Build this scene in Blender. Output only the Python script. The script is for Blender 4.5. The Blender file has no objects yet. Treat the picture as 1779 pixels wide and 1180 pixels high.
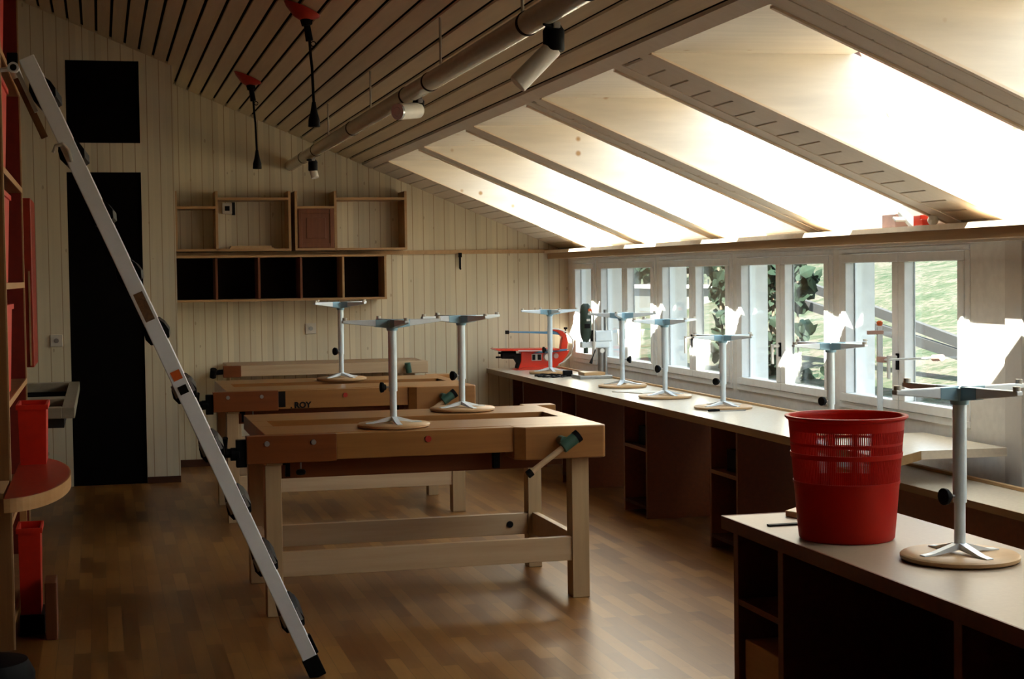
import bpy, math, random
from mathutils import Vector, Matrix, Quaternion
random.seed(7)
SC = bpy.context.scene
COL = SC.collection
PI = math.pi

# ------------------------------------------------------------------ camera
F_PX = 2789.7
YAW, PITCH, ROLL = 0.25094, -0.040297, -0.013094
cf = Vector((math.sin(YAW)*math.cos(PITCH), math.cos(YAW)*math.cos(PITCH), math.sin(PITCH)))
cr = Vector((math.cos(YAW), -math.sin(YAW), 0)); cu = cr.cross(cf)
cr, cu = (math.cos(ROLL)*cr + math.sin(ROLL)*cu), (-math.sin(ROLL)*cr + math.cos(ROLL)*cu)
cam = bpy.data.cameras.new('camera'); cam_o = bpy.data.objects.new('camera', cam); COL.objects.link(cam_o)
m = Matrix.Identity(4)
for i in range(3):
    m[i][0] = cr[i]; m[i][1] = cu[i]; m[i][2] = -cf[i]
m[2][3] = 1.56
cam_o.matrix_world = m
cam.sensor_fit = 'HORIZONTAL'; cam.sensor_width = 36.0; cam.lens = F_PX/1779*36
cam.clip_start = 0.05; cam.clip_end = 200
SC.camera = cam_o

# ------------------------------------------------------------------ light
world = bpy.data.worlds.new('sky'); SC.world = world; world.use_nodes = True
bg = world.node_tree.nodes['Background']
bg.inputs[0].default_value = (0.74, 0.87, 1.0, 1); bg.inputs[1].default_value = 2.6
SUN_DIR = Vector((1.0, 1.9, -1.97))
sun = bpy.data.lights.new('sun', 'SUN'); sun.energy = 36.0; sun.angle = math.radians(0.53); sun.color = (1.0, 0.93, 0.80)
sun_o = bpy.data.objects.new('sun', sun); COL.objects.link(sun_o)
sun_o.rotation_euler = SUN_DIR.to_track_quat('-Z', 'Y').to_euler(); sun_o.location = (-8, -16, 18)
vs = SC.view_settings
SC.display_settings.display_device = 'sRGB'
vs.view_transform = 'Standard'; vs.look = 'None'; vs.gamma = 1.0; vs.use_curve_mapping = False
vs.exposure = 1.12
cy = SC.cycles
cy.max_bounces = 10; cy.diffuse_bounces = 6; cy.glossy_bounces = 4; cy.transmission_bounces = 6; cy.transparent_max_bounces = 12
cy.sample_clamp_indirect = 8.0; cy.caustics_reflective = True; cy.caustics_refractive = False; cy.blur_glossy = 0.6
cy.use_denoising = True

# ------------------------------------------------------------------ materials
def new_mat(name):
    mt = bpy.data.materials.new(name); mt.use_nodes = True
    nt = mt.node_tree; nt.nodes.clear()
    out = nt.nodes.new('ShaderNodeOutputMaterial'); b = nt.nodes.new('ShaderNodeBsdfPrincipled')
    nt.links.new(b.outputs[0], out.inputs[0])
    return mt, nt, b, out
def N(nt, t, **k):
    n = nt.nodes.new(t)
    for a, v in k.items():
        if a.startswith('i_'):
            key = a[2:]; key = int(key) if key.isdigit() else key.replace('_', ' ')
            n.inputs[key].default_value = v
        else: setattr(n, a, v)
    return n
def ramp(nt, fac, stops):
    r = nt.nodes.new('ShaderNodeValToRGB'); e = r.color_ramp.elements
    while len(e) < len(stops): e.new(0.5)
    for k, (p, c) in enumerate(stops): e[k].position = p; e[k].color = (*c, 1)
    nt.links.new(fac, r.inputs[0]); return r
def mixc(nt, fac, a, b, mode='MIX'):
    n = nt.nodes.new('ShaderNodeMix'); n.data_type = 'RGBA'; n.blend_type = mode
    for s, v in ((n.inputs[0], fac), (n.inputs[6], a), (n.inputs[7], b)):
        if hasattr(v, 'links'): nt.links.new(v, s)
        elif isinstance(v, (int, float)): s.default_value = v
        else: s.default_value = (*v, 1)
    return n.outputs[2]
def mth(nt, op, a, b=None):
    n = nt.nodes.new('ShaderNodeMath'); n.operation = op
    for k, v in enumerate((a, b)):
        if v is None: continue
        if hasattr(v, 'links'): nt.links.new(v, n.inputs[k])
        else: n.inputs[k].default_value = v
    return n.outputs[0]
def coords(nt, scale=(1, 1, 1), kind='Object'):
    tc = N(nt, 'ShaderNodeTexCoord'); mp = N(nt, 'ShaderNodeMapping'); mp.inputs['Scale'].default_value = scale
    nt.links.new(tc.outputs[kind], mp.inputs[0]); return mp.outputs[0]
def noise(nt, vec, scale=5, detail=4, rough=0.55):
    n = N(nt, 'ShaderNodeTexNoise', i_Scale=scale, i_Detail=detail, i_Roughness=rough)
    nt.links.new(vec, n.inputs['Vector']); return n.outputs[0]
def bump(nt, b, h, strength=0.2, dist=0.01):
    n = N(nt, 'ShaderNodeBump', i_Strength=strength, i_Distance=dist)
    nt.links.new(h, n.inputs['Height']); nt.links.new(n.outputs[0], b.inputs['Normal'])

def plain(name, col, rough=0.5, metal=0.0, var=0.12, scale=18, coat=0.0):
    mt, nt, b, out = new_mat(name)
    v = noise(nt, coords(nt), scale, 3)
    c2 = tuple(min(1, x*(1+var)) for x in col); c1 = tuple(x*(1-var) for x in col)
    r = ramp(nt, v, [(0.3, c1), (0.7, c2)])
    nt.links.new(r.outputs[0], b.inputs['Base Color'])
    b.inputs['Roughness'].default_value = rough; b.inputs['Metallic'].default_value = metal
    b.inputs['Coat Weight'].default_value = coat
    return mt
def wood(name, c1, c2, axis='X', rough=0.45, fine=1.0, spec=0.4):
    mt, nt, b, out = new_mat(name)
    s = {'X': (1.2, 22, 22), 'Y': (22, 1.2, 22), 'Z': (22, 22, 1.2)}[axis]
    v = noise(nt, coords(nt, s), 1.3*fine, 6, 0.62)
    v2 = noise(nt, coords(nt, tuple(q*0.22 for q in s)), 1.0, 2)
    f = mth(nt, 'ADD', mth(nt, 'MULTIPLY', v, 0.65), mth(nt, 'MULTIPLY', v2, 0.35))
    r = ramp(nt, f, [(0.32, c1), (0.68, c2)])
    nt.links.new(r.outputs[0], b.inputs['Base Color'])
    b.inputs['Roughness'].default_value = rough; b.inputs['Specular IOR Level'].default_value = spec
    bump(nt, b, v, 0.08, 0.004)
    return mt
def plank_wall(name, axis=0, off=0.8425, step=0.0928, base=(0.71, 0.625, 0.445), dark=(0.36, 0.23, 0.11)):
    mt, nt, b, out = new_mat(name)
    tc = N(nt, 'ShaderNodeTexCoord'); sp = N(nt, 'ShaderNodeSeparateXYZ'); nt.links.new(tc.outputs['Object'], sp.inputs[0])
    u = mth(nt, 'DIVIDE', mth(nt, 'SUBTRACT', sp.outputs[axis], off), step)
    fr = mth(nt, 'FRACT', mth(nt, 'ADD', u, 100.5)); fl = mth(nt, 'FLOOR', mth(nt, 'ADD', u, 100.5))
    d = mth(nt, 'ABSOLUTE', mth(nt, 'SUBTRACT', fr, 0.5))
    groove = mth(nt, 'LESS_THAN', d, 0.035)
    wn = N(nt, 'ShaderNodeTexWhiteNoise', noise_dimensions='1D'); nt.links.new(fl, wn.inputs['W'])
    gr = noise(nt, coords(nt, (26, 26, 1.6)), 1.2, 5, 0.6)
    tone = mth(nt, 'ADD', mth(nt, 'MULTIPLY', wn.outputs[0], 0.5), mth(nt, 'MULTIPLY', gr, 0.5))
    c = ramp(nt, tone, [(0.2, tuple(x*0.86 for x in base)), (0.8, tuple(min(1, x*1.1) for x in base))]).outputs[0]
    vo = N(nt, 'ShaderNodeTexVoronoi', i_Scale=6.0); nt.links.new(coords(nt, (1.6, 1.6, 0.8)), vo.inputs['Vector'])
    kn = mth(nt, 'LESS_THAN', vo.outputs['Distance'], 0.075)
    c = mixc(nt, mth(nt, 'MULTIPLY', kn, 0.45), c, tuple(x*0.8 for x in dark))
    c = mixc(nt, mth(nt, 'MULTIPLY', groove, 0.75), c, dark)
    nt.links.new(c, b.inputs['Base Color']); b.inputs['Roughness'].default_value = 0.6
    bump(nt, b, mth(nt, 'SUBTRACT', 1.0, groove), 0.5, 0.004)
    return mt
def knotty(name, base, knot, rough=0.55, axis='X', warm=None):
    mt, nt, b, out = new_mat(name)
    s = {'X': (1.5, 14, 14), 'Y': (14, 1.5, 14), 'Z': (14, 14, 1.5)}[axis]
    gr = noise(nt, coords(nt, s), 1.4, 5, 0.6)
    c = ramp(nt, gr, [(0.3, tuple(x*0.86 for x in base)), (0.7, base)]).outputs[0]
    vo = N(nt, 'ShaderNodeTexVoronoi', i_Scale=5.0); nt.links.new(coords(nt), vo.inputs['Vector'])
    kn = ramp(nt, vo.outputs['Distance'], [(0.05, (1, 1, 1)), (0.11, (0, 0, 0))]).outputs[0]
    c = mixc(nt, kn, c, knot)
    nt.links.new(c, b.inputs['Base Color']); b.inputs['Roughness'].default_value = rough
    return mt
def parquet(name):
    mt, nt, b, out = new_mat(name)
    tc = N(nt, 'ShaderNodeTexCoord'); mp = N(nt, 'ShaderNodeMapping'); mp.inputs['Rotation'].default_value = (0, 0, PI/2)
    nt.links.new(tc.outputs['Object'], mp.inputs[0])
    br = N(nt, 'ShaderNodeTexBrick', offset=0.37, offset_frequency=2, squash=1.0)
    br.inputs['Scale'].default_value = 1.0; br.inputs['Mortar Size'].default_value = 0.0012
    br.inputs['Brick Width'].default_value = 0.48; br.inputs['Row Height'].default_value = 0.068
    br.inputs['Color1'].default_value = (0.0, 0, 0, 1); br.inputs['Color2'].default_value = (1, 1, 1, 1); br.inputs['Mortar'].default_value = (0.3, 0.3, 0.3, 1)
    br.inputs['Bias'].default_value = 0.0
    nt.links.new(mp.outputs[0], br.inputs['Vector'])
    gr = noise(nt, coords(nt, (30, 2.2, 30)), 1.3, 5, 0.6)
    f = mth(nt, 'ADD', mth(nt, 'MULTIPLY', br.outputs[0], 0.6), mth(nt, 'MULTIPLY', gr, 0.4))
    c = ramp(nt, f, [(0.1, (0.105, 0.030, 0.004)), (0.5, (0.20, 0.080, 0.015)), (0.9, (0.32, 0.150, 0.035))]).outputs[0]
    c = mixc(nt, mth(nt, 'MULTIPLY', br.outputs['Fac'], 0.5), c, (0.06, 0.025, 0.01))
    nt.links.new(c, b.inputs['Base Color']); b.inputs['Roughness'].default_value = 0.34
    b.inputs['Specular IOR Level'].default_value = 0.5
    return mt
def glass(name, rough=0.07, ior=1.5, gain=1.0):
    mt = bpy.data.materials.new(name); mt.use_nodes = True
    nt = mt.node_tree; nt.nodes.clear()
    out = N(nt, 'ShaderNodeOutputMaterial'); tr = N(nt, 'ShaderNodeBsdfTransparent'); gl = N(nt, 'ShaderNodeBsdfGlossy')
    gl.inputs['Roughness'].default_value = rough; tr.inputs[0].default_value = (0.95, 0.97, 0.96, 1)
    ge = N(nt, 'ShaderNodeNewGeometry'); dt = N(nt, 'ShaderNodeVectorMath', operation='DOT_PRODUCT')
    nt.links.new(ge.outputs['Incoming'], dt.inputs[0]); nt.links.new(ge.outputs['Normal'], dt.inputs[1])
    f5 = mth(nt, 'POWER', mth(nt, 'SUBTRACT', 1.0, mth(nt, 'ABSOLUTE', dt.outputs['Value'])), 5.0)
    fr = mth(nt, 'MULTIPLY', mth(nt, 'ADD', mth(nt, 'MULTIPLY', f5, 0.96), 0.04), gain)
    mx = N(nt, 'ShaderNodeMixShader')
    nt.links.new(fr, mx.inputs[0]); nt.links.new(tr.outputs[0], mx.inputs[1]); nt.links.new(gl.outputs[0], mx.inputs[2])
    nt.links.new(mx.outputs[0], out.inputs[0])
    return mt
def grass_mat(name):
    mt, nt, b, out = new_mat(name)
    a = noise(nt, coords(nt), 2.6, 6, 0.7); d = noise(nt, coords(nt), 16, 3, 0.6)
    f = mth(nt, 'ADD', mth(nt, 'MULTIPLY', a, 0.6), mth(nt, 'MULTIPLY', d, 0.4))
    c = ramp(nt, f, [(0.38, (0.017, 0.030, 0.015)), (0.48, (0.034, 0.043, 0.027)), (0.56, (0.066, 0.060, 0.050))]).outputs[0]
    nt.links.new(c, b.inputs['Base Color']); b.inputs['Roughness'].default_value = 0.9
    bump(nt, b, d, 0.6, 0.05)
    return mt

M = {}
M['wall'] = plank_wall('pine_panelling')
M['wall_dim'] = wood('low_bounce_boards', (0.08, 0.035, 0.015), (0.13, 0.06, 0.028), 'Z', 0.6)  # dark tone picked so the unseen walls bounce less light
M['ceil'] = wood('ceiling_boards', (0.66, 0.55, 0.37), (0.77, 0.655, 0.46), 'Y', 0.6)
M['ceil_x'] = wood('lit_ceiling_trim', (0.74, 0.66, 0.54), (0.82, 0.74, 0.62), 'X', 0.6)  # ribs and trim: stronger light on them put into a paler colour
M['gap'] = plain('dark_gap', (0.008, 0.003, 0.002), 0.9)
M['well'] = knotty('skylight_lining', (0.80, 0.73, 0.62), (0.46, 0.27, 0.12))
M['well_edge'] = wood('skylight_edge', (0.72, 0.58, 0.42), (0.84, 0.70, 0.53), 'X')
M['white'] = plain('white_paint', (0.86, 0.87, 0.86), 0.45, var=0.04)
M['wall_r'] = plain('beige_paint', (0.85, 0.84, 0.80), 0.55, var=0.06)
M['outer'] = plain('outer_render', (0.62, 0.62, 0.60), 0.8, var=0.05)
M['roofing'] = plain('roofing', (0.16, 0.08, 0.06), 0.8)
M['floor'] = parquet('parquet')
M['glass'] = glass('window_glass', 0.06, 1.5, 1.5)
M['sky_glass'] = glass('skylight_glass', 0.06, 1.45, 0.8)
M['fascia'] = wood('fascia_wood', (0.30, 0.175, 0.075), (0.40, 0.25, 0.12), 'Y', 0.5)
M['shelf_wood'] = wood('shelf_wood', (0.33, 0.18, 0.075), (0.46, 0.27, 0.12), 'X', 0.5)
M['shelf_dark'] = wood('shelf_dark_wood', (0.05, 0.014, 0.006), (0.08, 0.026, 0.011), 'X', 0.5)
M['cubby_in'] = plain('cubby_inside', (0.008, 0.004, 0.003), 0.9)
M['carved'] = wood('carved_panel', (0.11, 0.028, 0.009), (0.20, 0.062, 0.020), 'Z', 0.5)
M['lowtop'] = plain('low_table_laminate', (0.33, 0.245, 0.165), 0.42, var=0.05, scale=60)
M['worktop'] = plain('worktop_laminate', (0.66, 0.58, 0.46), 0.27, var=0.05, scale=60)
M['top_edge'] = wood('worktop_edge', (0.22, 0.13, 0.05), (0.31, 0.19, 0.085), 'Y', 0.5)
M['cab'] = plain('red_brown_board', (0.15, 0.036, 0.008), 0.5, var=0.15, scale=40)
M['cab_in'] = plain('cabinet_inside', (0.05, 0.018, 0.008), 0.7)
M['strip'] = wood('batten_wood', (0.42, 0.25, 0.11), (0.55, 0.35, 0.17), 'Y', 0.5)
M['beech'] = wood('beech', (0.24, 0.098, 0.022), (0.35, 0.155, 0.040), 'X', 0.33, spec=0.6)
M['beech_red'] = wood('beech_red', (0.14, 0.030, 0.005), (0.21, 0.055, 0.010), 'X', 0.4)
M['leg_wood'] = wood('pale_leg_wood', (0.37, 0.25, 0.13), (0.48, 0.335, 0.185), 'Z', 0.5)
M['rail_wood'] = wood('pale_rail_wood', (0.44, 0.30, 0.17), (0.55, 0.40, 0.25), 'X', 0.5)
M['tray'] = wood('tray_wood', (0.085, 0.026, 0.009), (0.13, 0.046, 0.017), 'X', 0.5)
M['ply'] = wood('plywood_seat', (0.42, 0.25, 0.115), (0.54, 0.34, 0.17), 'X', 0.4)
M['alu'] = plain('aluminium', (0.72, 0.82, 0.88), 0.33, 0.25, var=0.04)
M['alu_pale'] = plain('pale_metal', (0.76, 0.84, 0.90), 0.4, 0.2, var=0.04)
M['blue_metal'] = plain('blue_grey_metal', (0.30, 0.50, 0.62), 0.4, 0.35, var=0.06)
M['ladder'] = plain('ladder_aluminium', (0.90, 0.94, 0.96), 0.42, 0.0, var=0.03)
M['black'] = plain('black_plastic', (0.005, 0.005, 0.006), 0.55)
M['blackdoor'] = plain('near_black_slab', (0.003, 0.002, 0.002), 0.9)
M['green'] = plain('green_enamel', (0.03, 0.085, 0.06), 0.4)
M['green2'] = plain('dark_green_plastic', (0.028, 0.05, 0.036), 0.45)
def thin_plastic(name, col, fac):
    mt = plain(name, col, 0.4, var=0.06); nt = mt.node_tree
    b = [n for n in nt.nodes if n.type == 'BSDF_PRINCIPLED'][0]; out = [n for n in nt.nodes if n.type == 'OUTPUT_MATERIAL'][0]
    t = N(nt, 'ShaderNodeBsdfTranslucent'); t.inputs[0].default_value = (*col, 1); mx = N(nt, 'ShaderNodeMixShader'); mx.inputs[0].default_value = fac
    nt.links.new(b.outputs[0], mx.inputs[1]); nt.links.new(t.outputs[0], mx.inputs[2]); nt.links.new(mx.outputs[0], out.inputs[0])
    b.inputs['Specular IOR Level'].default_value = 0.3
    return mt
M['red'] = thin_plastic('red_plastic', (0.52, 0.011, 0.003), 0.35)
M['redbin'] = plain('red_box_plastic', (0.62, 0.018, 0.004), 0.45, var=0.08)
M['reddark'] = plain('dark_red_laminate', (0.20, 0.013, 0.006), 0.5, var=0.1)
M['redtop'] = plain('red_laminate_top', (0.32, 0.022, 0.008), 0.4, var=0.08)
M['redsaw'] = plain('red_enamel', (0.72, 0.035, 0.006), 0.35, var=0.05)
M['redcone'] = plain('red_cone', (0.42, 0.02, 0.01), 0.45)
M['bluearm'] = plain('blue_enamel', (0.09, 0.25, 0.42), 0.4)
M['steel'] = plain('steel', (0.36, 0.36, 0.36), 0.35, 0.7)
M['sink'] = plain('sink_ceramic', (0.30, 0.26, 0.19), 0.35)
M['sinkin'] = plain('sink_inside', (0.008, 0.006, 0.005), 0.7)
M['pipe'] = plain('lamp_pipe', (0.46, 0.42, 0.34), 0.18, 0.1, var=0.04)
M['lampwhite'] = plain('lamp_white', (0.80, 0.78, 0.72), 0.35, var=0.03)
M['lens'] = plain('lamp_lens', (0.55, 0.58, 0.60), 0.12, 0.4)
M['socket'] = plain('socket_plastic', (0.62, 0.58, 0.50), 0.5, var=0.03)
M['edgewood'] = wood('table_edge', (0.42, 0.21, 0.07), (0.55, 0.30, 0.12), 'Y', 0.45)
M['postwood'] = wood('post_wood', (0.20, 0.085, 0.03), (0.32, 0.15, 0.055), 'Z', 0.5)
M['paper'] = plain('paper', (0.68, 0.66, 0.60), 0.7, var=0.03)
M['sticker_br'] = plain('brown_sticker', (0.16, 0.08, 0.035), 0.5, var=0.4, scale=90)
M['orange'] = plain('orange_sticker', (0.72, 0.13, 0.02), 0.5)
M['pink'] = plain('pink_card', (0.50, 0.30, 0.25), 0.6)
M['ink'] = plain('black_ink', (0.012, 0.010, 0.010), 0.6)
M['grass'] = grass_mat('meadow')
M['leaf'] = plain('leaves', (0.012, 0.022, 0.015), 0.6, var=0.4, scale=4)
M['bark'] = plain('bark', (0.09, 0.07, 0.05), 0.9)
M['fence'] = plain('weathered_wood', (0.02, 0.022, 0.024), 0.8)
M['stone'] = plain('grey_concrete', (0.085, 0.09, 0.085), 0.8)
M['whitepanel'] = plain('white_panel', (0.72, 0.70, 0.66), 0.5, var=0.03)

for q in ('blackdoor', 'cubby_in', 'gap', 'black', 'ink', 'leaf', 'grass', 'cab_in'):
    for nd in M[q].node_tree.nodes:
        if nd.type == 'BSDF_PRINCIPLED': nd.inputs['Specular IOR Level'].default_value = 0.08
# ------------------------------------------------------------------ mesh helpers
def world_off(o):
    v = Vector((0, 0, 0))
    while o is not None: v += o.location; o = o.parent
    return v
class MB:
    def __init__(s): s.v = []; s.f = []; s.mi = []; s.cur = 0
    def add(s, vs, fs):
        b = len(s.v); s.v += [Vector(p) for p in vs]
        for f in fs: s.f.append([b+i for i in f]); s.mi.append(s.cur)
        return s
    def mat(s, k): s.cur = k; return s
    def hexa(s, p):
        return s.add(p, [(0, 3, 2, 1), (4, 5, 6, 7), (0, 1, 5, 4), (1, 2, 6, 5), (2, 3, 7, 6), (3, 0, 4, 7)])
    def box(s, x0, x1, y0, y1, z0, z1):
        return s.hexa([(x0, y0, z0), (x1, y0, z0), (x1, y1, z0), (x0, y1, z0), (x0, y0, z1), (x1, y0, z1), (x1, y1, z1), (x0, y1, z1)])
    def obox(s, c, sz, mat3):
        c = Vector(c); a, b, d = (q/2 for q in sz); R = mat3
        pts = [c + R @ Vector(q) for q in ((-a, -b, -d), (a, -b, -d), (a, b, -d), (-a, b, -d), (-a, -b, d), (a, -b, d), (a, b, d), (-a, b, d))]
        return s.hexa(pts)
    def slab(s, x0, x1, y0, y1, h0, h1):
        z = lambda x: 3.42381 - 0.41928*x
        return s.hexa([(x0, y0, z(x0)+h0), (x1, y0, z(x1)+h0), (x1, y1, z(x1)+h0), (x0, y1, z(x0)+h0),
                       (x0, y0, z(x0)+h1), (x1, y0, z(x1)+h1), (x1, y1, z(x1)+h1), (x0, y1, z(x0)+h1)])
    def prism(s, poly, axis, a0, a1):
        def P(q, a):
            if axis == 'Y': return (q[0], a, q[1])
            if axis == 'X': return (a, q[0], q[1])
            return (q[0], q[1], a)
        n = len(poly)
        vs = [P(q, a0) for q in poly] + [P(q, a1) for q in poly]
        fs = [tuple(range(n-1, -1, -1)), tuple(range(n, 2*n))] + [(i, (i+1) % n, n+(i+1) % n, n+i) for i in range(n)]
        return s.add(vs, fs)
    def ring_frame(s, d):
        d = Vector(d).normalized(); up = Vector((0, 0, 1)) if abs(d.z) < 0.95 else Vector((1, 0, 0))
        a = d.cross(up).normalized(); b = a.cross(d).normalized(); return a, b
    def cyl(s, p0, p1, r0, r1=None, n=20):
        r1 = r0 if r1 is None else r1; p0, p1 = Vector(p0), Vector(p1); a, b = s.ring_frame(p1-p0)
        vs = []
        for p, r in ((p0, r0), (p1, r1)):
            for k in range(n):
                t = 2*PI*k/n; vs.append(p + a*(r*math.cos(t)) + b*(r*math.sin(t)))
        return s.add(vs, [tuple(range(n)), tuple(range(2*n-1, n-1, -1))] + [(i, n+i, n+(i+1) % n, (i+1) % n) for i in range(n)])
    def tube(s, pts, r, n=10, cap=True):
        pts = [Vector(p) for p in pts]; rs = r if isinstance(r, (list, tuple)) else [r]*len(pts); vs = []
        for k, p in enumerate(pts):
            d = (pts[min(k+1, len(pts)-1)] - pts[max(k-1, 0)]); a, b = s.ring_frame(d)
            for j in range(n):
                t = 2*PI*j/n; vs.append(p + a*(rs[k]*math.cos(t)) + b*(rs[k]*math.sin(t)))
        fs = []
        for k in range(len(pts)-1):
            for j in range(n): fs.append((k*n+j, (k+1)*n+j, (k+1)*n+(j+1) % n, k*n+(j+1) % n))
        if cap: fs += [tuple(range(n)), tuple(range(len(vs)-1, len(vs)-n-1, -1))]
        return s.add(vs, fs)
    def lathe(s, prof, c=(0, 0, 0), n=32, shear=None):
        c = Vector(c); vs = []
        for r, z in prof:
            for k in range(n):
                t = 2*PI*k/n; x, y = r*math.cos(t), r*math.sin(t)
                vs.append(c + Vector((x, y, z + (shear*x*(r/prof[0][0]) if shear and prof[0][0] else 0))))
        fs = []
        for i in range(len(prof)-1):
            for k in range(n): fs.append((i*n+k, i*n+(k+1) % n, (i+1)*n+(k+1) % n, (i+1)*n+k))
        fs.append(tuple(range(n-1, -1, -1))); m0 = (len(prof)-1)*n; fs.append(tuple(range(m0, m0+n)))
        return s.add(vs, fs)
    def build(s, name, mats, parent=None, bevel=0.0, smooth=False, seg=2):
        off = world_off(parent)
        me = bpy.data.meshes.new(name); me.from_pydata([v - off for v in s.v], [], s.f)
        mats = mats if isinstance(mats, (list, tuple)) else [mats]
        for q in mats: me.materials.append(q)
        me.polygons.foreach_set('material_index', s.mi)
        me.validate(); me.update()
        if smooth:
            me.shade_smooth(); me.set_sharp_from_angle(angle=math.radians(40))
        o = bpy.data.objects.new(name, me); COL.objects.link(o); o.parent = parent
        if bevel:
            bv = o.modifiers.new('bevel', 'BEVEL'); bv.width = bevel; bv.segments = seg; bv.limit_method = 'ANGLE'; bv.angle_limit = math.radians(40)
        return o
def tag(o, label=None, cat=None, group=None, kind=None):
    if label: o['label'] = label
    if cat: o['category'] = cat
    if group: o['group'] = group
    if kind: o['kind'] = kind
    return o
def thing(name, loc, label, cat, group=None, kind=None):
    o = bpy.data.objects.new(name, None); COL.objects.link(o); o.location = loc; o.empty_display_size = 0.1
    return tag(o, label, cat, group, kind)
def copy_tree(o, parent=None):
    c = o.copy(); COL.objects.link(c)
    if parent is not None: c.parent = parent
    for ch in list(o.children): copy_tree(ch, c)
    return c
def struct(mb, name, mats, **k): return tag(mb.build(name, mats, **k), kind='structure')

# ------------------------------------------------------------------ room shell
D, XW, XL = 13.54, 3.99, -0.80
zr = lambda x: 3.42381 - 0.41928*x
Y0 = -1.5
OPEN = [(11.455, 12.689), (9.91, 11.24), (8.424, 9.674), (6.90, 8.118), (5.161, 6.40), (3.65, 4.89), (2.15, 3.39)]  # last opening is out of view, added to bring light to the foreground
struct(MB().box(XL-0.1, 4.2, Y0-0.1, D+0.1, -0.1, 0.0), 'floor', M['floor'])
# back wall (gable) and closet block in front of it on the left
struct(MB().prism([(XL-0.1, 0), (XW+0.21, 0), (XW+0.21, zr(XW+0.21)+0.3), (XL-0.1, zr(XL-0.1)+0.3)], 'Y', D, D+0.1), 'wall_back', M['wall'])
CY = 12.553
w = MB()
w.box(XL, -0.22, CY, CY+0.08, 0, 2.375).box(0.325, 0.575, CY, CY+0.08, 0, 2.375)
w.box(XL, 0.575, CY, CY+0.08, 2.375, 2.595)
w.box(XL, -0.213, CY, CY+0.08, 2.595, 3.215)
w.prism([(0.325, 2.595), (0.575, 2.595), (0.575, zr(0.575)+0.02), (0.325, zr(0.325)+0.02)], 'Y', CY, CY+0.08)
w.prism([(XL, 3.215), (0.325, 3.215), (0.325, zr(0.325)+0.02), (XL, zr(XL)+0.02)], 'Y', CY, CY+0.08)
w.box(0.495, 0.575, CY+0.08, D, 0, 3.18)
struct(w, 'wall_closet', M['wall'])
dr = tag(MB().box(-0.22, 0.325, CY+0.02, CY+0.06, 0.0, 2.375).build('door_1', M['blackdoor']), kind='structure')  # near-black slabs fill the door and hatch openings
MB().box(-0.213, 0.325, CY+0.02, CY+0.06, 2.595, 3.215).build('door_2', M['blackdoor'])['kind'] = 'structure'
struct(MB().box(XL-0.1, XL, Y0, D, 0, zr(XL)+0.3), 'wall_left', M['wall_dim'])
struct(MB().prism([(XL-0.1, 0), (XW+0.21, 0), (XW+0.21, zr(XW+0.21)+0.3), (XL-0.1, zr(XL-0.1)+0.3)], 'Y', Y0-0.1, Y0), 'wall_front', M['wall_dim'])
# ceiling: boards along Y, gaps between, ribs between the skylights
c = MB()
k = 0
while True:
    x1 = 2.168 - 0.1023*k - 0.0095; x0 = 2.168 - 0.1023*(k+1) + 0.0095
    if x1 < XL: break
    c.slab(max(x0, XL), x1, Y0, D, 0.0, 0.012); k += 1
c.mat(1).slab(XL, 2.245, Y0, D, 0.03, 0.04)
c.mat(2).slab(2.180, 2.25, Y0, D, -0.004, 0.012)
edges = [D] + [v for o in OPEN for v in (o[1], o[0])] + [Y0]
ribs = [(edges[i+1], edges[i]) for i in range(0, len(edges), 2)]
for i, (y0, y1) in enumerate(ribs):
    y0 += 0.0205 if i < len(ribs)-1 else 0; y1 -= 0.0205 if i else 0
    t1 = 0.0 if i == 0 else 0.105; t0 = 0.03 if i == 0 else 0.105
    xs = [2.25] + [2.268 + 0.1025*q for q in range(17)] + [XW]
    c.mat(2)
    for a, b in zip(xs[:-1], xs[1:]):
        if b - a > 0.02: c.slab(a+0.005, b-0.005, y0, y1, 0.0, 0.012)
    c.mat(1).slab(2.25, XW, y0+0.022, y1-0.022 if i else y1, 0.02, 0.03)
    c.mat(2)
    if t1 > 0: c.slab(2.25, 3.93, y1-t1, y1, -0.004, 0.03)
    c.slab(2.25, 3.93, y0, y0+t0, -0.004, 0.03)
for (y0, y1) in OPEN: c.mat(2).slab(3.90, XW, y0, y1, 0.0, 0.012)
struct(c, 'ceiling', [M['ceil'], M['gap'], M['ceil_x']])
# roof above: closed shell with holes where the roof windows sit
HG = 0.41
r = MB()
r.slab(XL-0.5, 3.17, Y0-0.3, D+0.3, HG, HG+0.08)
for (y0, y1) in ribs: r.slab(3.17, 3.96, y0, y1, HG, HG+0.08)
r.slab(3.96, 4.60, Y0-0.3, D+0.3, HG, HG+0.08)
r.box(3.995, 4.2, Y0, D, 1.75, 2.08)
struct(r, 'trim_1', M['roofing'])
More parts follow.
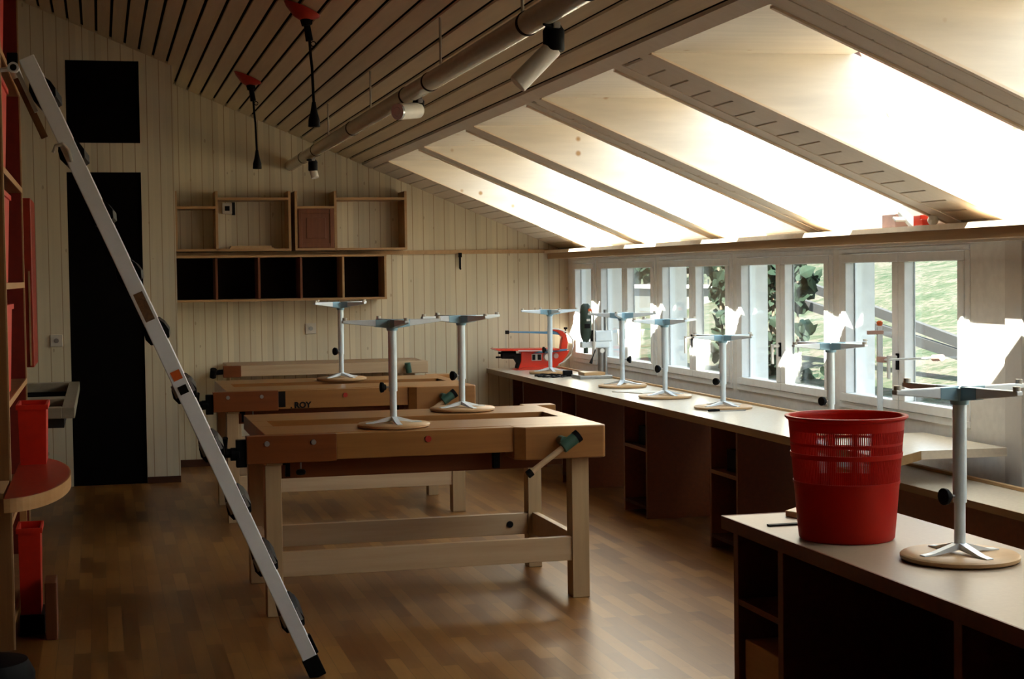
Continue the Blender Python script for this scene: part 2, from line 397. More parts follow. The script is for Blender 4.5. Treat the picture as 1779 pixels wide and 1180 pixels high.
# skylight wells and panes
for i, (y0, y1) in enumerate(OPEN):
    wl = MB(); g0 = 3.19
    poly = [(2.25, zr(2.25)), (3.92, zr(3.92)), (3.96, zr(3.96)+HG), (3.17, zr(3.17)+HG), (2.25, zr(2.25)+0.006)]
    wl.prism(poly, 'Y', y1, y1+0.02).prism(poly, 'Y', y0-0.02, y0)
    wl.prism([(2.25, zr(2.25)), (3.17, zr(3.17)+HG-0.01), (3.17, zr(3.17)+HG+0.01), (2.25, zr(2.25)+0.03)], 'Y', y0, y1)
    wl.prism([(3.915, 1.755), (3.94, 1.755), (3.98, zr(3.98)+HG), (3.955, zr(3.955)+HG)], 'Y', y0, y1)
    wl.mat(1).slab(2.25, 3.92, y1-0.028, y1, -0.010, 0.0)
    wl.slab(2.262, 3.92, y0, y0+0.02, -0.010, 0.0)
    o = struct(wl, 'window_%d' % (i+6), [M['well'], M['well_edge']])
    p = MB().slab(3.17, 3.96, y0, y1, HG+0.035, HG+0.045).build('pane', M['sky_glass'], o)
# right wall
UN = [(12.725, 13.39), (11.24, 12.65), (9.765, 11.17), (8.285, 9.685), (6.82, 8.2)]
ZB, ZT = 0.80, 1.675
w = MB()
w.box(XW, 4.2, Y0, D, 0, ZB).box(XW, 4.2, Y0, D, ZT, 1.80)
ys = [D] + [v for u in UN for v in (u[1], u[0])] + [Y0]
for i in range(0, len(ys), 2): w.box(XW, 4.2, ys[i+1], ys[i], ZB, ZT)
struct(w, 'wall_right', M['wall_r'])
struct(MB().box(3.80, XW, 1.2, D, 1.694, 1.743), 'trim_2', M['fascia'], bevel=0.003)
struct(MB().box(3.765, XW, 1.2, D, 1.743, 1.768), 'trim_6', M['well_edge'])
struct(MB().box(3.93, XW, 1.2, D-0.2, 1.683, 1.694), 'trim_lit_line', M['whitepanel'])  # pale strip painted in for the lit top of the window frames
struct(MB().box(0.60, 3.80, D-0.03, D, 1.745, 1.779), 'trim_4', M['strip'], bevel=0.002)
struct(MB().box(0.575, 3.3, D-0.015, D, 0, 0.06), 'baseboard_back', M['shelf_dark'])
struct(MB().box(0.325, 0.575, CY-0.015, CY, 0, 0.05), 'baseboard_closet', M['shelf_dark'])
# windows
def window(idx, y0, y1, panes, handle):
    root = bpy.data.objects.new('window_%d' % idx, None); COL.objects.link(root); root.location = (XW, (y0+y1)/2, ZB); root['kind'] = 'structure'
    zb, zt = 0.885, 1.60
    f = MB(); x0, x1 = 3.982, 4.075
    f.box(x0, x1, y0, y1, ZB, ZB+0.035).box(x0, x1, y0, y1, ZT-0.025, ZT)
    f.box(x0, x1, y0, y0+0.04, ZB+0.035, ZT-0.025).box(x0, x1, y1-0.04, y1, ZB+0.035, ZT-0.025)
    f.build('frame', M['white'], root, bevel=0.003)
    lims = [y0+0.04, y1-0.04]
    if len(panes) == 2: mid = (panes[0][1]+panes[1][0])/2; lims = [y0+0.04, mid, y1-0.04]
    for k, (a, b) in enumerate(panes):
        l0, l1 = lims[k], lims[k+1]
        s = MB(); sx0, sx1 = 3.974, 4.035
        s.box(sx0, sx1, l0+0.002, l1-0.002, ZB+0.037, zb).box(sx0, sx1, l0+0.002, l1-0.002, zt, ZT-0.027)
        s.box(sx0, sx1, l0+0.002, a, zb, zt).box(sx0, sx1, b, l1-0.002, zb, zt)
        sash = s.build('sash', M['white'], root, bevel=0.004)
        MB().box(4.024, 4.029, a, b, zb, zt).build('pane', M['glass'], sash)
        g = MB()
        for q in ((a, a+0.006), (b-0.006, b)): g.box(4.029, 4.034, q[0], q[1], zb, zt)
        g.build('gasket', M['steel'], sash)
    if handle:
        hy = (panes[0][1]+panes[1][0])/2
        h = MB().box(3.966, 3.974, hy-0.014, hy+0.014, 1.045, 1.13).build('handle_plate', M['black'], root, bevel=0.002)
        MB().cyl((3.966, hy, 1.11), (3.925, hy, 1.11), 0.009).box(3.918, 3.932, hy+0.0, hy+0.018, 1.0, 1.12).build('handle', M['whitepanel'], root, bevel=0.003)
window(1, 6.82, 8.2, [(6.917, 7.437), (7.571, 8.105)], True)
window(2, 8.285, 9.685, [(8.38, 8.913), (9.046, 9.588)], True)
window(3, 9.765, 11.17, [(9.863, 10.401), (10.528, 11.073)], True)
window(4, 11.24, 12.65, [(11.339, 11.879), (12.012, 12.555)], True)
window(5, 12.725, 13.39, [(12.825, 13.292)], False)
# white pier and pipe casing right of the windows
struct(MB().box(3.975, XW, 6.36, 6.50, 0.0, 1.683), 'trim_5', M['whitepanel'], bevel=0.004)

# ------------------------------------------------------------------ outside
g = MB(); n = 24
for i in range(n):
    for j in range(n):
        pass
gx = [4.2 + 46*(i/n)**1.3 for i in range(n+1)]; gy = [-12 + 80*j/n for j in range(n+1)]
gz = lambda x, y: 0.55 + 0.19*(x-4.2) + 0.12*math.sin(x*0.9+y*0.4)*min(1, (x-4.2)/4) + max(0, (x-12))*0.05
vs = [(x, y, gz(x, y)) for x in gx for y in gy]
g.add(vs, [(i*(n+1)+j, (i+1)*(n+1)+j, (i+1)*(n+1)+j+1, i*(n+1)+j+1) for i in range(n) for j in range(n)])
struct(g, 'ground', M['grass'], smooth=True)
def leaf_cluster(mb, c, rad, cnt, size, rng):
    for _ in range(int(cnt*1.5)):
        d = Vector((rng.gauss(0, 1), rng.gauss(0, 1), rng.gauss(0, 1))); d.normalize(); d *= rng.random()**0.5
        p = Vector(c) + Vector((d.x*rad[0], d.y*rad[1], d.z*rad[2]))
        q = Quaternion((rng.random()-.5, rng.random()-.5, rng.random()-.5, rng.random()-.5)).normalized()
        s = size*(0.6+0.8*rng.random())
        pts = [(-0.5, 0, 0), (-0.25, 0.32, 0.03), (0.1, 0.36, 0), (0.6, 0, -0.08), (0.1, -0.36, 0), (-0.25, -0.32, 0.03)]
        mb.add([p + q @ (Vector(t)*s) for t in pts], [(0, 1, 2, 3), (0, 3, 4, 5)])
def shrub(name, base, clusters, label, cat, size, seed, trunk):
    rng = random.Random(seed)
    root = thing(name, base, label, cat)
    t = MB()
    for pts, r in trunk: t.tube(pts, r, 7)
    t.build('stem', M['bark'], root, smooth=True)
    f = MB()
    for cc, rad, cnt in clusters: leaf_cluster(f, cc, rad, cnt, size, rng)
    f.build('foliage', M['leaf'], root)
G = lambda x, y: gz(x, y)
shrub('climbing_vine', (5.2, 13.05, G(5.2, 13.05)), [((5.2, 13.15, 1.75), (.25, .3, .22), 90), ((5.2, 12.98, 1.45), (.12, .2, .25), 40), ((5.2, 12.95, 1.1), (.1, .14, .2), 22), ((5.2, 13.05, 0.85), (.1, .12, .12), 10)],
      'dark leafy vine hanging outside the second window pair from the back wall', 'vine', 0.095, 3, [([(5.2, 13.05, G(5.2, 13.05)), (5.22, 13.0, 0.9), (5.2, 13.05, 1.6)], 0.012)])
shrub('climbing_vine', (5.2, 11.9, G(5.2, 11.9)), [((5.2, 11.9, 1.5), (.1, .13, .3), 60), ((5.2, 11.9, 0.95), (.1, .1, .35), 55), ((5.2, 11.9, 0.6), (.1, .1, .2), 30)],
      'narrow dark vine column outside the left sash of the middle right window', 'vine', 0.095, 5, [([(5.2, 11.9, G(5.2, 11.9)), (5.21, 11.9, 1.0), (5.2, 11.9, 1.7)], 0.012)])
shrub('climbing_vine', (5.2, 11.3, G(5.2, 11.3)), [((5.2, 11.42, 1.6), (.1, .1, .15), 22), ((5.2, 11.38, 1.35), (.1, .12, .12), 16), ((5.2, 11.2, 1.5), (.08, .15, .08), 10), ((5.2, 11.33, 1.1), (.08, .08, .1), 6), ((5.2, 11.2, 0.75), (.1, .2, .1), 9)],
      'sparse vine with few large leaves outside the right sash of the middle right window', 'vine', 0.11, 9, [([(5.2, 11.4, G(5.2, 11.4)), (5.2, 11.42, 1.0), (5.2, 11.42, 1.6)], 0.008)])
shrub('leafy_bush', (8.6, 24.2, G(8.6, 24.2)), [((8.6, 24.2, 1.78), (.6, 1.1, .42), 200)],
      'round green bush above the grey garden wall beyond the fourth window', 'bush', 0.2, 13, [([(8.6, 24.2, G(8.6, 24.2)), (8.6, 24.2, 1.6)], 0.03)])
tag(MB().box(6.6, 7.4, 18.3, 21.5, 0.5, 1.37).mat(1).box(6.55, 7.45, 18.2, 21.6, 1.37, 1.40).build('garden_wall', [M['stone'], M['whitepanel']]), 'grey garden wall with pale coping standing in the meadow', 'wall')
fz = lambda y, top: (1.24 + 0.155*(y-10.6)) if top else (1.10 + 0.125*(y-10.4))
fe = thing('rail_fence', (5.5, 10.5, G(5.5, 10.5)), 'grey wooden rail fence crossing the meadow behind the nearest window', 'fence')
for top in (True, False):
    MB().hexa([(5.48, 8.6, fz(8.6, top)-.035), (5.52, 8.6, fz(8.6, top)-.035), (5.52, 12.6, fz(12.6, top)-.035), (5.48, 12.6, fz(12.6, top)-.035),
               (5.48, 8.6, fz(8.6, top)+.035), (5.52, 8.6, fz(8.6, top)+.035), (5.52, 12.6, fz(12.6, top)+.035), (5.48, 12.6, fz(12.6, top)+.035)]).build('rail', M['fence'], fe)
for y in (8.6, 12.5):
    MB().box(5.52, 5.59, y-.035, y+.035, G(5.55, y)-0.1, fz(y, True)+.06).build('post', M['fence'], fe)

# ------------------------------------------------------------------ workbenches
def bench(loc):
    ox, oy = loc
    X = lambda x: x + ox; Y = lambda y: y + oy
    root = thing('workbench', (X(1.5), Y(7.9), 0), 'x', 'workbench', 'double woodworking benches')
    bx = lambda mb, x0, x1, y0, y1, z0, z1: mb.box(X(x0), X(x1), Y(y0), Y(y1), z0, z1)
    for (x0, x1, y0, y1) in ((0.715, 0.79, 7.374, 7.47), (2.178, 2.263, 7.374, 7.47), (0.715, 0.79, 8.22, 8.31), (2.185, 2.258, 8.22, 8.31)):
        bx(MB(), x0, x1, y0, y1, 0, 0.70).build('leg', M['leg_wood'], root, bevel=0.003)
    bx(MB(), 0.79, 2.178, 7.385, 7.42, 0.18, 0.295).build('stretcher', M['rail_wood'], root, bevel=0.003)
    s = bx(MB(), 0.79, 2.185, 8.23, 8.265, 0.178, 0.29).build('stretcher', M['rail_wood'], root, bevel=0.003)
    MB().cyl((X(2.085), Y(8.23), 0.235), (X(2.085), Y(8.222), 0.235), 0.017).build('bolt', M['black'], s)
    for x0 in (0.74, 2.205):
        bx(MB(), x0, x0+0.035, 7.47, 8.22, 0.18, 0.295).build('side_rail', M['rail_wood'], root, bevel=0.003)
        bx(MB(), x0-0.02, x0+0.055, 7.36, 8.33, 0.70, 0.735).build('foot_rail', M['leg_wood'], root, bevel=0.003)
    # apron drawer-like cross piece below the top
    bx(MB(), 0.80, 2.1, 7.52, 7.56, 0.62, 0.715).build('apron', M['beech_red'], root, bevel=0.002)
    # top: two boards with a sunk tray between
    bx(MB(), 0.72, 2.318, 7.40, 7.80, 0.765, 0.841).build('top_board', M['beech'], root, bevel=0.003)
    bx(MB(), 0.72, 2.318, 8.10, 8.52, 0.765, 0.841).build('top_board', M['beech'], root, bevel=0.003)
    for q0, q1 in ((0.72, 0.80), (2.235, 2.318)): bx(MB(), q0, q1, 7.80, 8.10, 0.765, 0.841).build('end_batten', M['beech'], root, bevel=0.002)
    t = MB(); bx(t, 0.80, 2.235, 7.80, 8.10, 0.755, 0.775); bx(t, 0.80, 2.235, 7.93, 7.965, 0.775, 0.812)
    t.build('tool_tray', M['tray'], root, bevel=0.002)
    bx(MB(), 1.04, 1.885, 7.335, 7.40, 0.722, 0.839).build('front_beam', M['beech'], root, bevel=0.003)
    b = bx(MB(), 0.63, 1.04, 7.33, 7.40, 0.714, 0.8405).build('end_vise_jaw', M['beech_red'], root, bevel=0.003)
    for x in (0.722, 0.934): MB().cyl((X(x), Y(7.331), 0.806), (X(x), Y(7.322), 0.806), 0.012).build('bolt', M['steel'], b)
    for x in (1.47,): MB().cyl((X(x), Y(7.336), 0.80), (X(x), Y(7.33), 0.80), 0.015).build('bench_plug', M['redcone'], root)
    # tail vise on the right
    jaw = MB().prism([(X(1.88), Y(7.325)), (X(1.93), Y(7.29)), (X(2.315), Y(7.29)), (X(2.325), Y(7.30)), (X(2.325), Y(7.50)), (X(1.88), Y(7.50))], 'Z', 0.685, 0.8405).build('tail_vise', M['beech'], root, bevel=0.006)
    h = MB().cyl((X(2.10), Y(7.29), 0.775), (X(2.10), Y(7.22), 0.775), 0.022).build('vise_screw', M['green'], jaw, smooth=True)
    d = Vector((-0.80, -0.05, -0.55)).normalized(); cen = Vector((X(2.115), Y(7.215), 0.765))
    MB().cyl(cen + d*0.035, cen - d*0.045, 0.028).build('vise_hub', M['green'], jaw, bevel=0.003, smooth=True)
    MB().cyl(cen - d*0.045, cen - d*0.066, 0.030).build('hub_cap', M['black'], jaw, smooth=True)
    MB().cyl(cen + d*0.03, cen + d*0.22, 0.0135).build('vise_handle', M['rail_wood'], jaw, smooth=True)
    MB().cyl(cen + d*0.22, cen + d*0.245, 0.019).build('handle_knob', M['black'], jaw, smooth=True)
    # end vise screw, handle on the left
    v = MB(); bx(v, 0.585, 0.632, 7.345, 7.39, 0.70, 0.825); v.cyl((X(0.56), Y(7.37), 0.76), (X(0.60), Y(7.37), 0.76), 0.03)
    v.cyl((X(0.50), Y(7.37), 0.765), (X(0.585), Y(7.37), 0.765), 0.021)
    ev = v.build('end_vise_screw', M['black'], root, bevel=0.003, smooth=True)
    MB().cyl((X(0.535), Y(7.32), 0.84), (X(0.525), Y(7.42), 0.66), 0.012).build('end_vise_handle', M['black'], ev, smooth=True)
    # underside hardware
    u = MB(); bx(u, 0.815, 0.835, 7.42, 7.46, 0.64, 0.72); bx(u, 0.755, 0.835, 7.42, 7.46, 0.695, 0.715); bx(u, 1.80, 1.83, 7.40, 7.44, 0.64, 0.725)
    u.build('guide_rod', M['black'], root)
    MB().cyl((X(0.887), Y(7.44), 0.715), (X(0.887), Y(7.44), 0.67), 0.004).build('dog_pin', M['steel'], root)
    MB().lathe([(0.004, 0.0), (0.02, 0.004), (0.024, 0.015), (0.018, 0.026), (0.003, 0.03)], (X(0.887), Y(7.44), 0.643), 14).build('dog_knob', M['black'], root, smooth=True)
    # rear vise block
    bx(MB(), 2.25, 2.43, 8.525, 8.63, 0.70, 0.84).build('rear_jaw', M['beech'], root, bevel=0.004)
    MB().cyl((X(2.06), Y(8.30), 0.70), (X(2.06), Y(8.30), 0.64), 0.012).build('rear_pin', M['leg_wood'], root, smooth=True)
    return root
B1 = bench((0, 0)); B1['label'] = 'front wooden workbench nearest the camera with green vise handle and two upturned stools'
B2 = copy_tree(B1); B2.location = (1.55, 10.84, 0); B2['label'] = 'middle wooden workbench behind the nearest one, with black lettering on its front beam'
bm = MB().box(0.02, 0.02, 0, 0, 0, 0)
# things only the middle bench shows
MB().box(1.09, 1.135, 10.272, 10.28, 0.735, 0.835).build('dog_slot', M['ink'], B2)
fc = bpy.data.curves.new('stamp', 'FONT'); fc.body = '. ROY'; fc.size = 0.052; fc.extrude = 0.0006; fc.offset = 0.0022
ft = bpy.data.objects.new('stamped_lettering', fc); COL.objects.link(ft); ft.parent = B2; ft.location = (1.165-1.55, 10.271-10.84, 0.727); ft.rotation_euler = (PI/2, 0, 0)
bpy.context.view_layer.update()
me = bpy.data.meshes.new_from_object(ft.evaluated_get(bpy.context.evaluated_depsgraph_get()))
loc, rot = ft.location.copy(), ft.rotation_euler.copy(); bpy.data.objects.remove(ft)
ft = bpy.data.objects.new('stamped_lettering', me); COL.objects.link(ft); ft.parent = B2; ft.location = loc; ft.rotation_euler = rot
me.materials.clear(); me.materials.append(M['ink'])
# third bench along the back wall
B3 = thing('workbench', (1.8, 13.2, 0), 'rear wooden workbench standing against the panelled back wall', 'workbench', 'double woodworking benches')
for (x0, y0) in ((1.0, 12.99), (2.42, 12.99), (1.0, 13.40), (2.42, 13.40)): MB().box(x0, x0+.08, y0, y0+.08, 0, 0.77).build('leg', M['leg_wood'], B3, bevel=0.003)
MB().box(1.08, 2.42, 13.0, 13.035, 0.18, 0.29).build('stretcher', M['rail_wood'], B3, bevel=0.003)
MB().box(0.98, 2.59, 12.955, 13.52, 0.79, 0.862).build('top_board', M['beech'], B3, bevel=0.004)
MB().box(1.08, 2.32, 12.945, 12.99, 0.775, 0.8615).build('front_beam', M['rail_wood'], B3, bevel=0.003)
MB().box(0.94, 1.08, 12.93, 12.99, 0.77, 0.863).build('end_vise_jaw', M['beech_red'], B3, bevel=0.003)
tv = MB().box(2.32, 2.60, 12.92, 13.1, 0.765, 0.8635).build('tail_vise', M['rail_wood'], B3, bevel=0.006)
MB().cyl((2.42, 12.92, 0.82), (2.42, 12.86, 0.82), 0.02).cyl((2.415, 12.86, 0.855), (2.43, 12.87, 0.775), 0.024).build('vise_hub', M['green'], tv, smooth=True)
ev = MB().cyl((0.94, 12.96, 0.815), (0.86, 12.96, 0.81), 0.02).cyl((0.865, 12.94, 0.84), (0.86, 12.97, 0.775), 0.026).build('end_vise_screw', M['black'], B3, smooth=True)

# ------------------------------------------------------------------ upside-down stools
def stool():
    root = thing('stool', (0, 0, 0), 'x', 'stool', 'stools turned upside down on the benches and worktops')
    MB().lathe([(0.166, 0.0), (0.173, 0.005), (0.174, 0.014), (0.168, 0.019)], (0, 0, 0), 48).build('seat', M['ply'], root, smooth=True)
    br = MB()
    for k in range(4):
        t = k*PI/2 - PI/2; d = Vector((math.cos(t), math.sin(t), 0)); nrm = Vector((-d.y, d.x, 0))
        p0, p1, p2 = d*0.012, d*0.10, d*0.135; w = 0.012
        pts = [(p0, .050, .030), (p1, .026, .0195), (p2, .0225, .0192)]
        for (a, za, zb), (b, zc, zd) in zip(pts[:-1], pts[1:]):
            br.hexa([a-nrm*w+Vector((0, 0, zb)), b-nrm*w+Vector((0, 0, zd)), b+nrm*w+Vector((0, 0, zd)), a+nrm*w+Vector((0, 0, zb)),
                     a-nrm*w+Vector((0, 0, za)), b-nrm*w+Vector((0, 0, zc)), b+nrm*w+Vector((0, 0, zc)), a+nrm*w+Vector((0, 0, za))])
    br.build('seat_bracket', M['alu_pale'], root)
    H = 0.515
    MB().cyl((0, 0, 0.03), (0, 0, 0.20), 0.0165, n=24).build('inner_post', M['alu'], root, smooth=True)
    MB().cyl((0, 0, 0.17), (0, 0, H-0.03), 0.0205, n=24).build('post', M['alu'], root, smooth=True)
    kn = MB().cyl((-0.018, 0, 0.19), (-0.045, 0, 0.19), 0.005).build('clamp_screw', M['steel'], root, smooth=True)
    q = MB(); q.cyl((-0.034, 0, 0.19), (-0.046, 0, 0.19), 0.013, 0.017, 16).cyl((-0.046, 0, 0.19), (-0.062, 0, 0.19), 0.024, 0.026, 16)
    q.build('clamp_knob', M['black'], root, bevel=0.003, smooth=True)
    MB().cyl((0, 0, H-0.055), (0, 0, H-0.006), 0.026, 0.032, 20).build('hub', M['blue_metal'], root, smooth=True)
    for k in range(4):
        t = k*PI/2 + 0.06; d = Vector((math.cos(t), math.sin(t), 0)); nrm = Vector((-d.y, d.x, 0))
        a, b = d*0.02, d*0.245
        lg = MB(); Z = lambda p, z: Vector((p.x, p.y, z))
        lg.hexa([Z(a-nrm*.016, H-.042), Z(b-nrm*.011, H-.016), Z(b+nrm*.011, H-.016), Z(a+nrm*.016, H-.042),
                 Z(a-nrm*.016, H-.002), Z(b-nrm*.011, H-.002), Z(b+nrm*.011, H-.002), Z(a+nrm*.016, H-.002)])
        l = lg.build('leg', M['alu_pale'], root, bevel=0.003)
        MB().cyl(Z(d*0.232, H-.004), Z(d*0.232, H+.010), 0.011, n=12).build('glide', M['socket'], l, smooth=True)
        hb = MB(); a2, b2 = d*0.02, d*0.085
        hb.hexa([Z(a2-nrm*.0175, H-.0435), Z(b2-nrm*.0155, H-.036), Z(b2+nrm*.0155, H-.036), Z(a2+nrm*.0175, H-.0435),
                 Z(a2-nrm*.0175, H-.0015), Z(b2-nrm*.0155, H-.0015), Z(b2+nrm*.0155, H-.0015), Z(a2+nrm*.0175, H-.0015)])
        hb.build('leg_inner_end', M['blue_metal'], l, bevel=0.002)  # blue-grey piece over the inner end of each leg
    return root
S0 = stool()
STOOLS = [  # x, y, z, height, rotation of legs
    (1.348, 7.559, 0.841, 0.515, 0.05, 'upturned stool near the middle of the front workbench, seat over its tray edge'),
    (1.857, 8.33, 0.841, 0.508, 0.30, 'upturned stool on the right rear board of the front workbench'),
    (1.623, 11.13, 0.841, 0.548, 0.55, 'tall upturned stool alone on the middle workbench below the dark cubby shelf'),
    (3.55, 12.60, 0.7515, 0.522, 0.0, 'upturned stool on the worktop in front of the red scroll saw'),
    (3.589, 10.85, 0.7515, 0.530, 2.6, 'upturned stool on the worktop just right of the drill stand'),
    (3.53, 9.80, 0.7515, 0.511, 0.2, 'upturned stool on the worktop with white papers beside its seat'),
    (3.57, 8.90, 0.7515, 0.436, 0.35, 'short upturned stool on the worktop with a chisel at its seat rim'),
    (3.475, 7.25, 0.7515, 0.455, 0.25, 'upturned stool on the worktop half hidden behind the red wastebasket'),
    (2.45, 4.25, 0.70, 0.515, 0.15, 'large upturned stool on the near low table, closest to the camera')]
for i, (x, y, z, h, rz, lab) in enumerate(STOOLS):
    o = S0 if i == 0 else copy_tree(S0)
    o.location = (x, y, z+0.0006); o.rotation_euler = (0, 0, rz); o.scale = (1, 1, h/0.515); o['label'] = lab

# ------------------------------------------------------------------ long worktop at the windows
WT = thing('worktop', (3.55, 10.0, 0.73), 'long pale worktop running below the windows on open cabinets', 'worktop')
MB().prism([(3.245, 6.24), (3.30, 6.26), (3.53, 6.46), (3.95, 6.44), (3.95, 7.2), (3.83, 7.2), (3.83, D-0.005), (3.245, D-0.005)], 'Z', 0.712, 0.7505).build('top', M['worktop'], WT)
MB().box(3.238, 3.245, 6.24, D-0.005, 0.711, 0.7515).prism([(3.238, 6.24), (3.30, 6.253), (3.53, 6.453), (3.53, 6.46), (3.30, 6.262), (3.24, 6.247)], 'Z', 0.711, 0.7515).build('edge_band', M['top_edge'], WT)
MB().box(3.822, 3.84, 7.2, D-0.01, 0.7505, 0.764).build('back_strip', M['strip'], WT, bevel=0.002)
CABS = [(12.64, 13.0), (11.14, 11.53), (9.59, 10.06), (8.10, 8.51)]
def cabinet():
    root = thing('base_cabinet', (0, 0, 0), 'x', 'cabinet', 'narrow open cabinets under the window worktop')
    wd = 0.40
    for y0 in (0.0, wd-0.022): MB().box(3.33-3.33, 3.78-3.33, y0, y0+0.022, 0, 0.711).build('side_panel', M['cab'], root, bevel=0.001)
    MB().box(0.0, 0.44, 0.022, wd-0.022, 0.425, 0.447).build('shelf', M['cab'], root, bevel=0.001)
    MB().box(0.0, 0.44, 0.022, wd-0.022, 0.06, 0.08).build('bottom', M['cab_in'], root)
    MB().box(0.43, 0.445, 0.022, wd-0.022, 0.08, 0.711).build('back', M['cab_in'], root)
    return root
C0 = cabinet()
clab = ['open base cabinet at the far end of the worktop below the scroll saw', 'open base cabinet below the drill stand with a pale bowl on its shelf',
        'open base cabinet of the worktop seen just right of the front workbench', 'open base cabinet of the worktop just left of the near low table']
for i, (a, b) in enumerate(CABS):
    o = C0 if i == 0 else copy_tree(C0)
    o.location = (3.33, a, 0); o.scale = (1, (b-a)/0.40, 1); o['label'] = clab[i]
tag(MB().lathe([(0.03, 0), (0.06, 0.02), (0.085, 0.05), (0.08, 0.05), (0.055, 0.025)], (3.43, 11.32, 0.447), 24).build('bowl', M['alu'], smooth=True), 'pale metal bowl on the shelf of the cabinet below the drill stand', 'bowl')
def crate(loc, rz, lab):
    o = MB().box(-.13, .13, -.10, .10, 0, 0.012).box(-.13, .13, -.10, -.09, .012, .12).box(-.13, .13, .09, .10, .012, .12).box(-.13, -.12, -.09, .09, .012, .12).box(.12, .13, -.09, .09, .012, .12).build('tool_box', M['black'])
    o.location = loc; o.rotation_euler = (0, 0, rz); return tag(o, lab, 'box', 'dark boxes in the base cabinets')
crate((3.52, 9.82, 0.447), 0, 'dark box on the shelf of the cabinet right of the front workbench')
crate((3.52, 8.30, 0.447), 0, 'dark box on the shelf of the cabinet left of the near low table')
# lower ledge under the near window end
LG = thing('window_ledge', (3.65, 6.2, 0.6), 'low pale window ledge with wooden back strip behind the near table', 'ledge')
MB().box(3.49, 3.85, 4.6, 7.2, 0.568, 0.597).build('top', M['worktop'], LG)
MB().box(3.483, 3.49, 4.6, 7.2, 0.567, 0.598).build('edge_band', M['top_edge'], LG)
MB().box(3.825, 3.85, 4.6, 7.2, 0.597, 0.612).build('back_strip', M['strip'], LG, bevel=0.002)
MB().box(3.51, 3.53, 4.6, 7.2, 0.0, 0.568).build('front_panel', M['cab'], LG)
MB().box(3.51, 3.85, 4.6, 4.62, 0.0, 0.567).build('side_panel', M['cab'], LG)
# items on the worktop
def papers(loc, rz, lab):
    o = MB().box(-.10, .10, -.14, .14, 0, 0.006).build('paper_sheet', M['paper']); o.location = loc; o.rotation_euler = (0, 0, rz); return tag(o, lab, 'paper')
papers((3.53, 10.36, 0.7507), 0.5, 'white papers lying between two stools on the worktop')
ch = thing('chisel', (3.45, 8.71, 0.7507), 'chisel with dark handle lying under the rim of the short stool', 'chisel')
MB().box(3.47, 3.63, 8.70, 8.715, 0.7507, 0.757).build('blade', M['steel'], ch)
MB().tube([(3.47, 8.707, 0.759), (3.44, 8.706, 0.760), (3.40, 8.705, 0.759)], [0.006, 0.009, 0.007], 10).build('handle', M['black'], ch, smooth=True)
cb = thing('power_cable', (3.45, 12.35, 0.7507), 'coiled black power cable with plug lying before the drill stand', 'cable')
pts = []
for k in range(60):
    t = k/59*4.2*PI; rr = 0.10 + 0.035*math.sin(t*0.7); pts.append((3.44+rr*0.9*math.cos(t), 12.20+rr*1.3*math.sin(t), 0.757+0.002*(k % 3)))
MB().tube(pts, 0.0055, 8).build('wire', M['black'], cb, smooth=True)
MB().box(3.53, 3.60, 12.13, 12.18, 0.752, 0.80).build('plug', M['black'], cb, bevel=0.006)
# scroll saw
SY = 13.22
SW = thing('scroll_saw', (3.5, SY, 0.7507), 'bright red scroll saw with blue upper arm at the far end of the worktop', 'scroll saw')
sc = lambda P: [(x*1.017-0.06+0.0, 1.56-(1.56-z)*1.017) for x, z in P]
# far positions scaled along the sight lines from the plane y = 13.0
sx = lambda x: x*SY/13.0; sz = lambda z: max(0.7507, 1.56-(1.56-z)*SY/13.0)
S2 = lambda P: [(sx(x), sz(z)) for x, z in P]
MB().prism(S2([(3.37, .762), (3.66, .762), (3.74, .80), (3.80, .875), (3.825, .918), (3.40, .918), (3.40, .84)]), 'Y', SY-0.04, SY+0.05).build('body', M['redsaw'], SW, bevel=0.006)
MB().prism(S2([(3.34, .70), (3.74, .70), (3.66, .785), (3.42, .785)]), 'Y', SY-0.09, SY+0.10).build('foot', M['redsaw'], SW, bevel=0.003)
MB().prism(S2([(3.16, .946), (3.20, .929), (3.72, .922), (3.72, .938)]), 'Y', SY-0.10, SY+0.10).build('saw_table', M['redsaw'], SW, bevel=0.003)
MB().prism(S2([(3.36, .923), (3.58, .919), (3.58, .926), (3.36, .932)]), 'Y', SY-0.105, SY-0.09).build('table_trim', M['whitepanel'], SW)
MB().prism(S2([(3.745, .92), (3.80, .92), (3.812, .985), (3.80, 1.05), (3.765, 1.082), (3.70, 1.098), (3.66, 1.098), (3.72, 1.072), (3.765, 1.03), (3.752, .97)]), 'Y', SY-0.03, SY+0.03).build('rear_frame', M['redsaw'], SW, bevel=0.004)
MB().prism(S2([(3.30, 1.077), (3.32, 1.088), (3.62, 1.08), (3.70, 1.088), (3.79, 1.06), (3.79, 1.045), (3.66, 1.058), (3.50, 1.068)]), 'Y', SY-0.022, SY+0.022).build('upper_arm', M['bluearm'], SW, bevel=0.003)
MB().prism(S2([(3.50, .90), (3.56, .918), (3.80, .932), (3.80, .918), (3.58, .90)]), 'Y', SY-0.055, SY-0.035).build('lower_arm', M['bluearm'], SW, bevel=0.002)
cl = MB().box(sx(3.278), sx(3.305), SY-.02, SY+.02, sz(1.065), sz(1.095)).build('blade_clamp', M['ink'], SW, bevel=0.003)
MB().cyl((sx(3.28), SY, sz(1.065)), (sx(3.28), SY, sz(.94)), 0.0015, n=6).build('saw_blade', M['steel'], SW)
MB().cyl((sx(3.795), SY, sz(1.05)), (sx(3.80), SY, sz(1.10)), 0.006).cyl((sx(3.80), SY, sz(1.095)), (sx(3.80), SY, sz(1.112)), 0.016).build('tension_knob', M['ink'], SW, smooth=True)
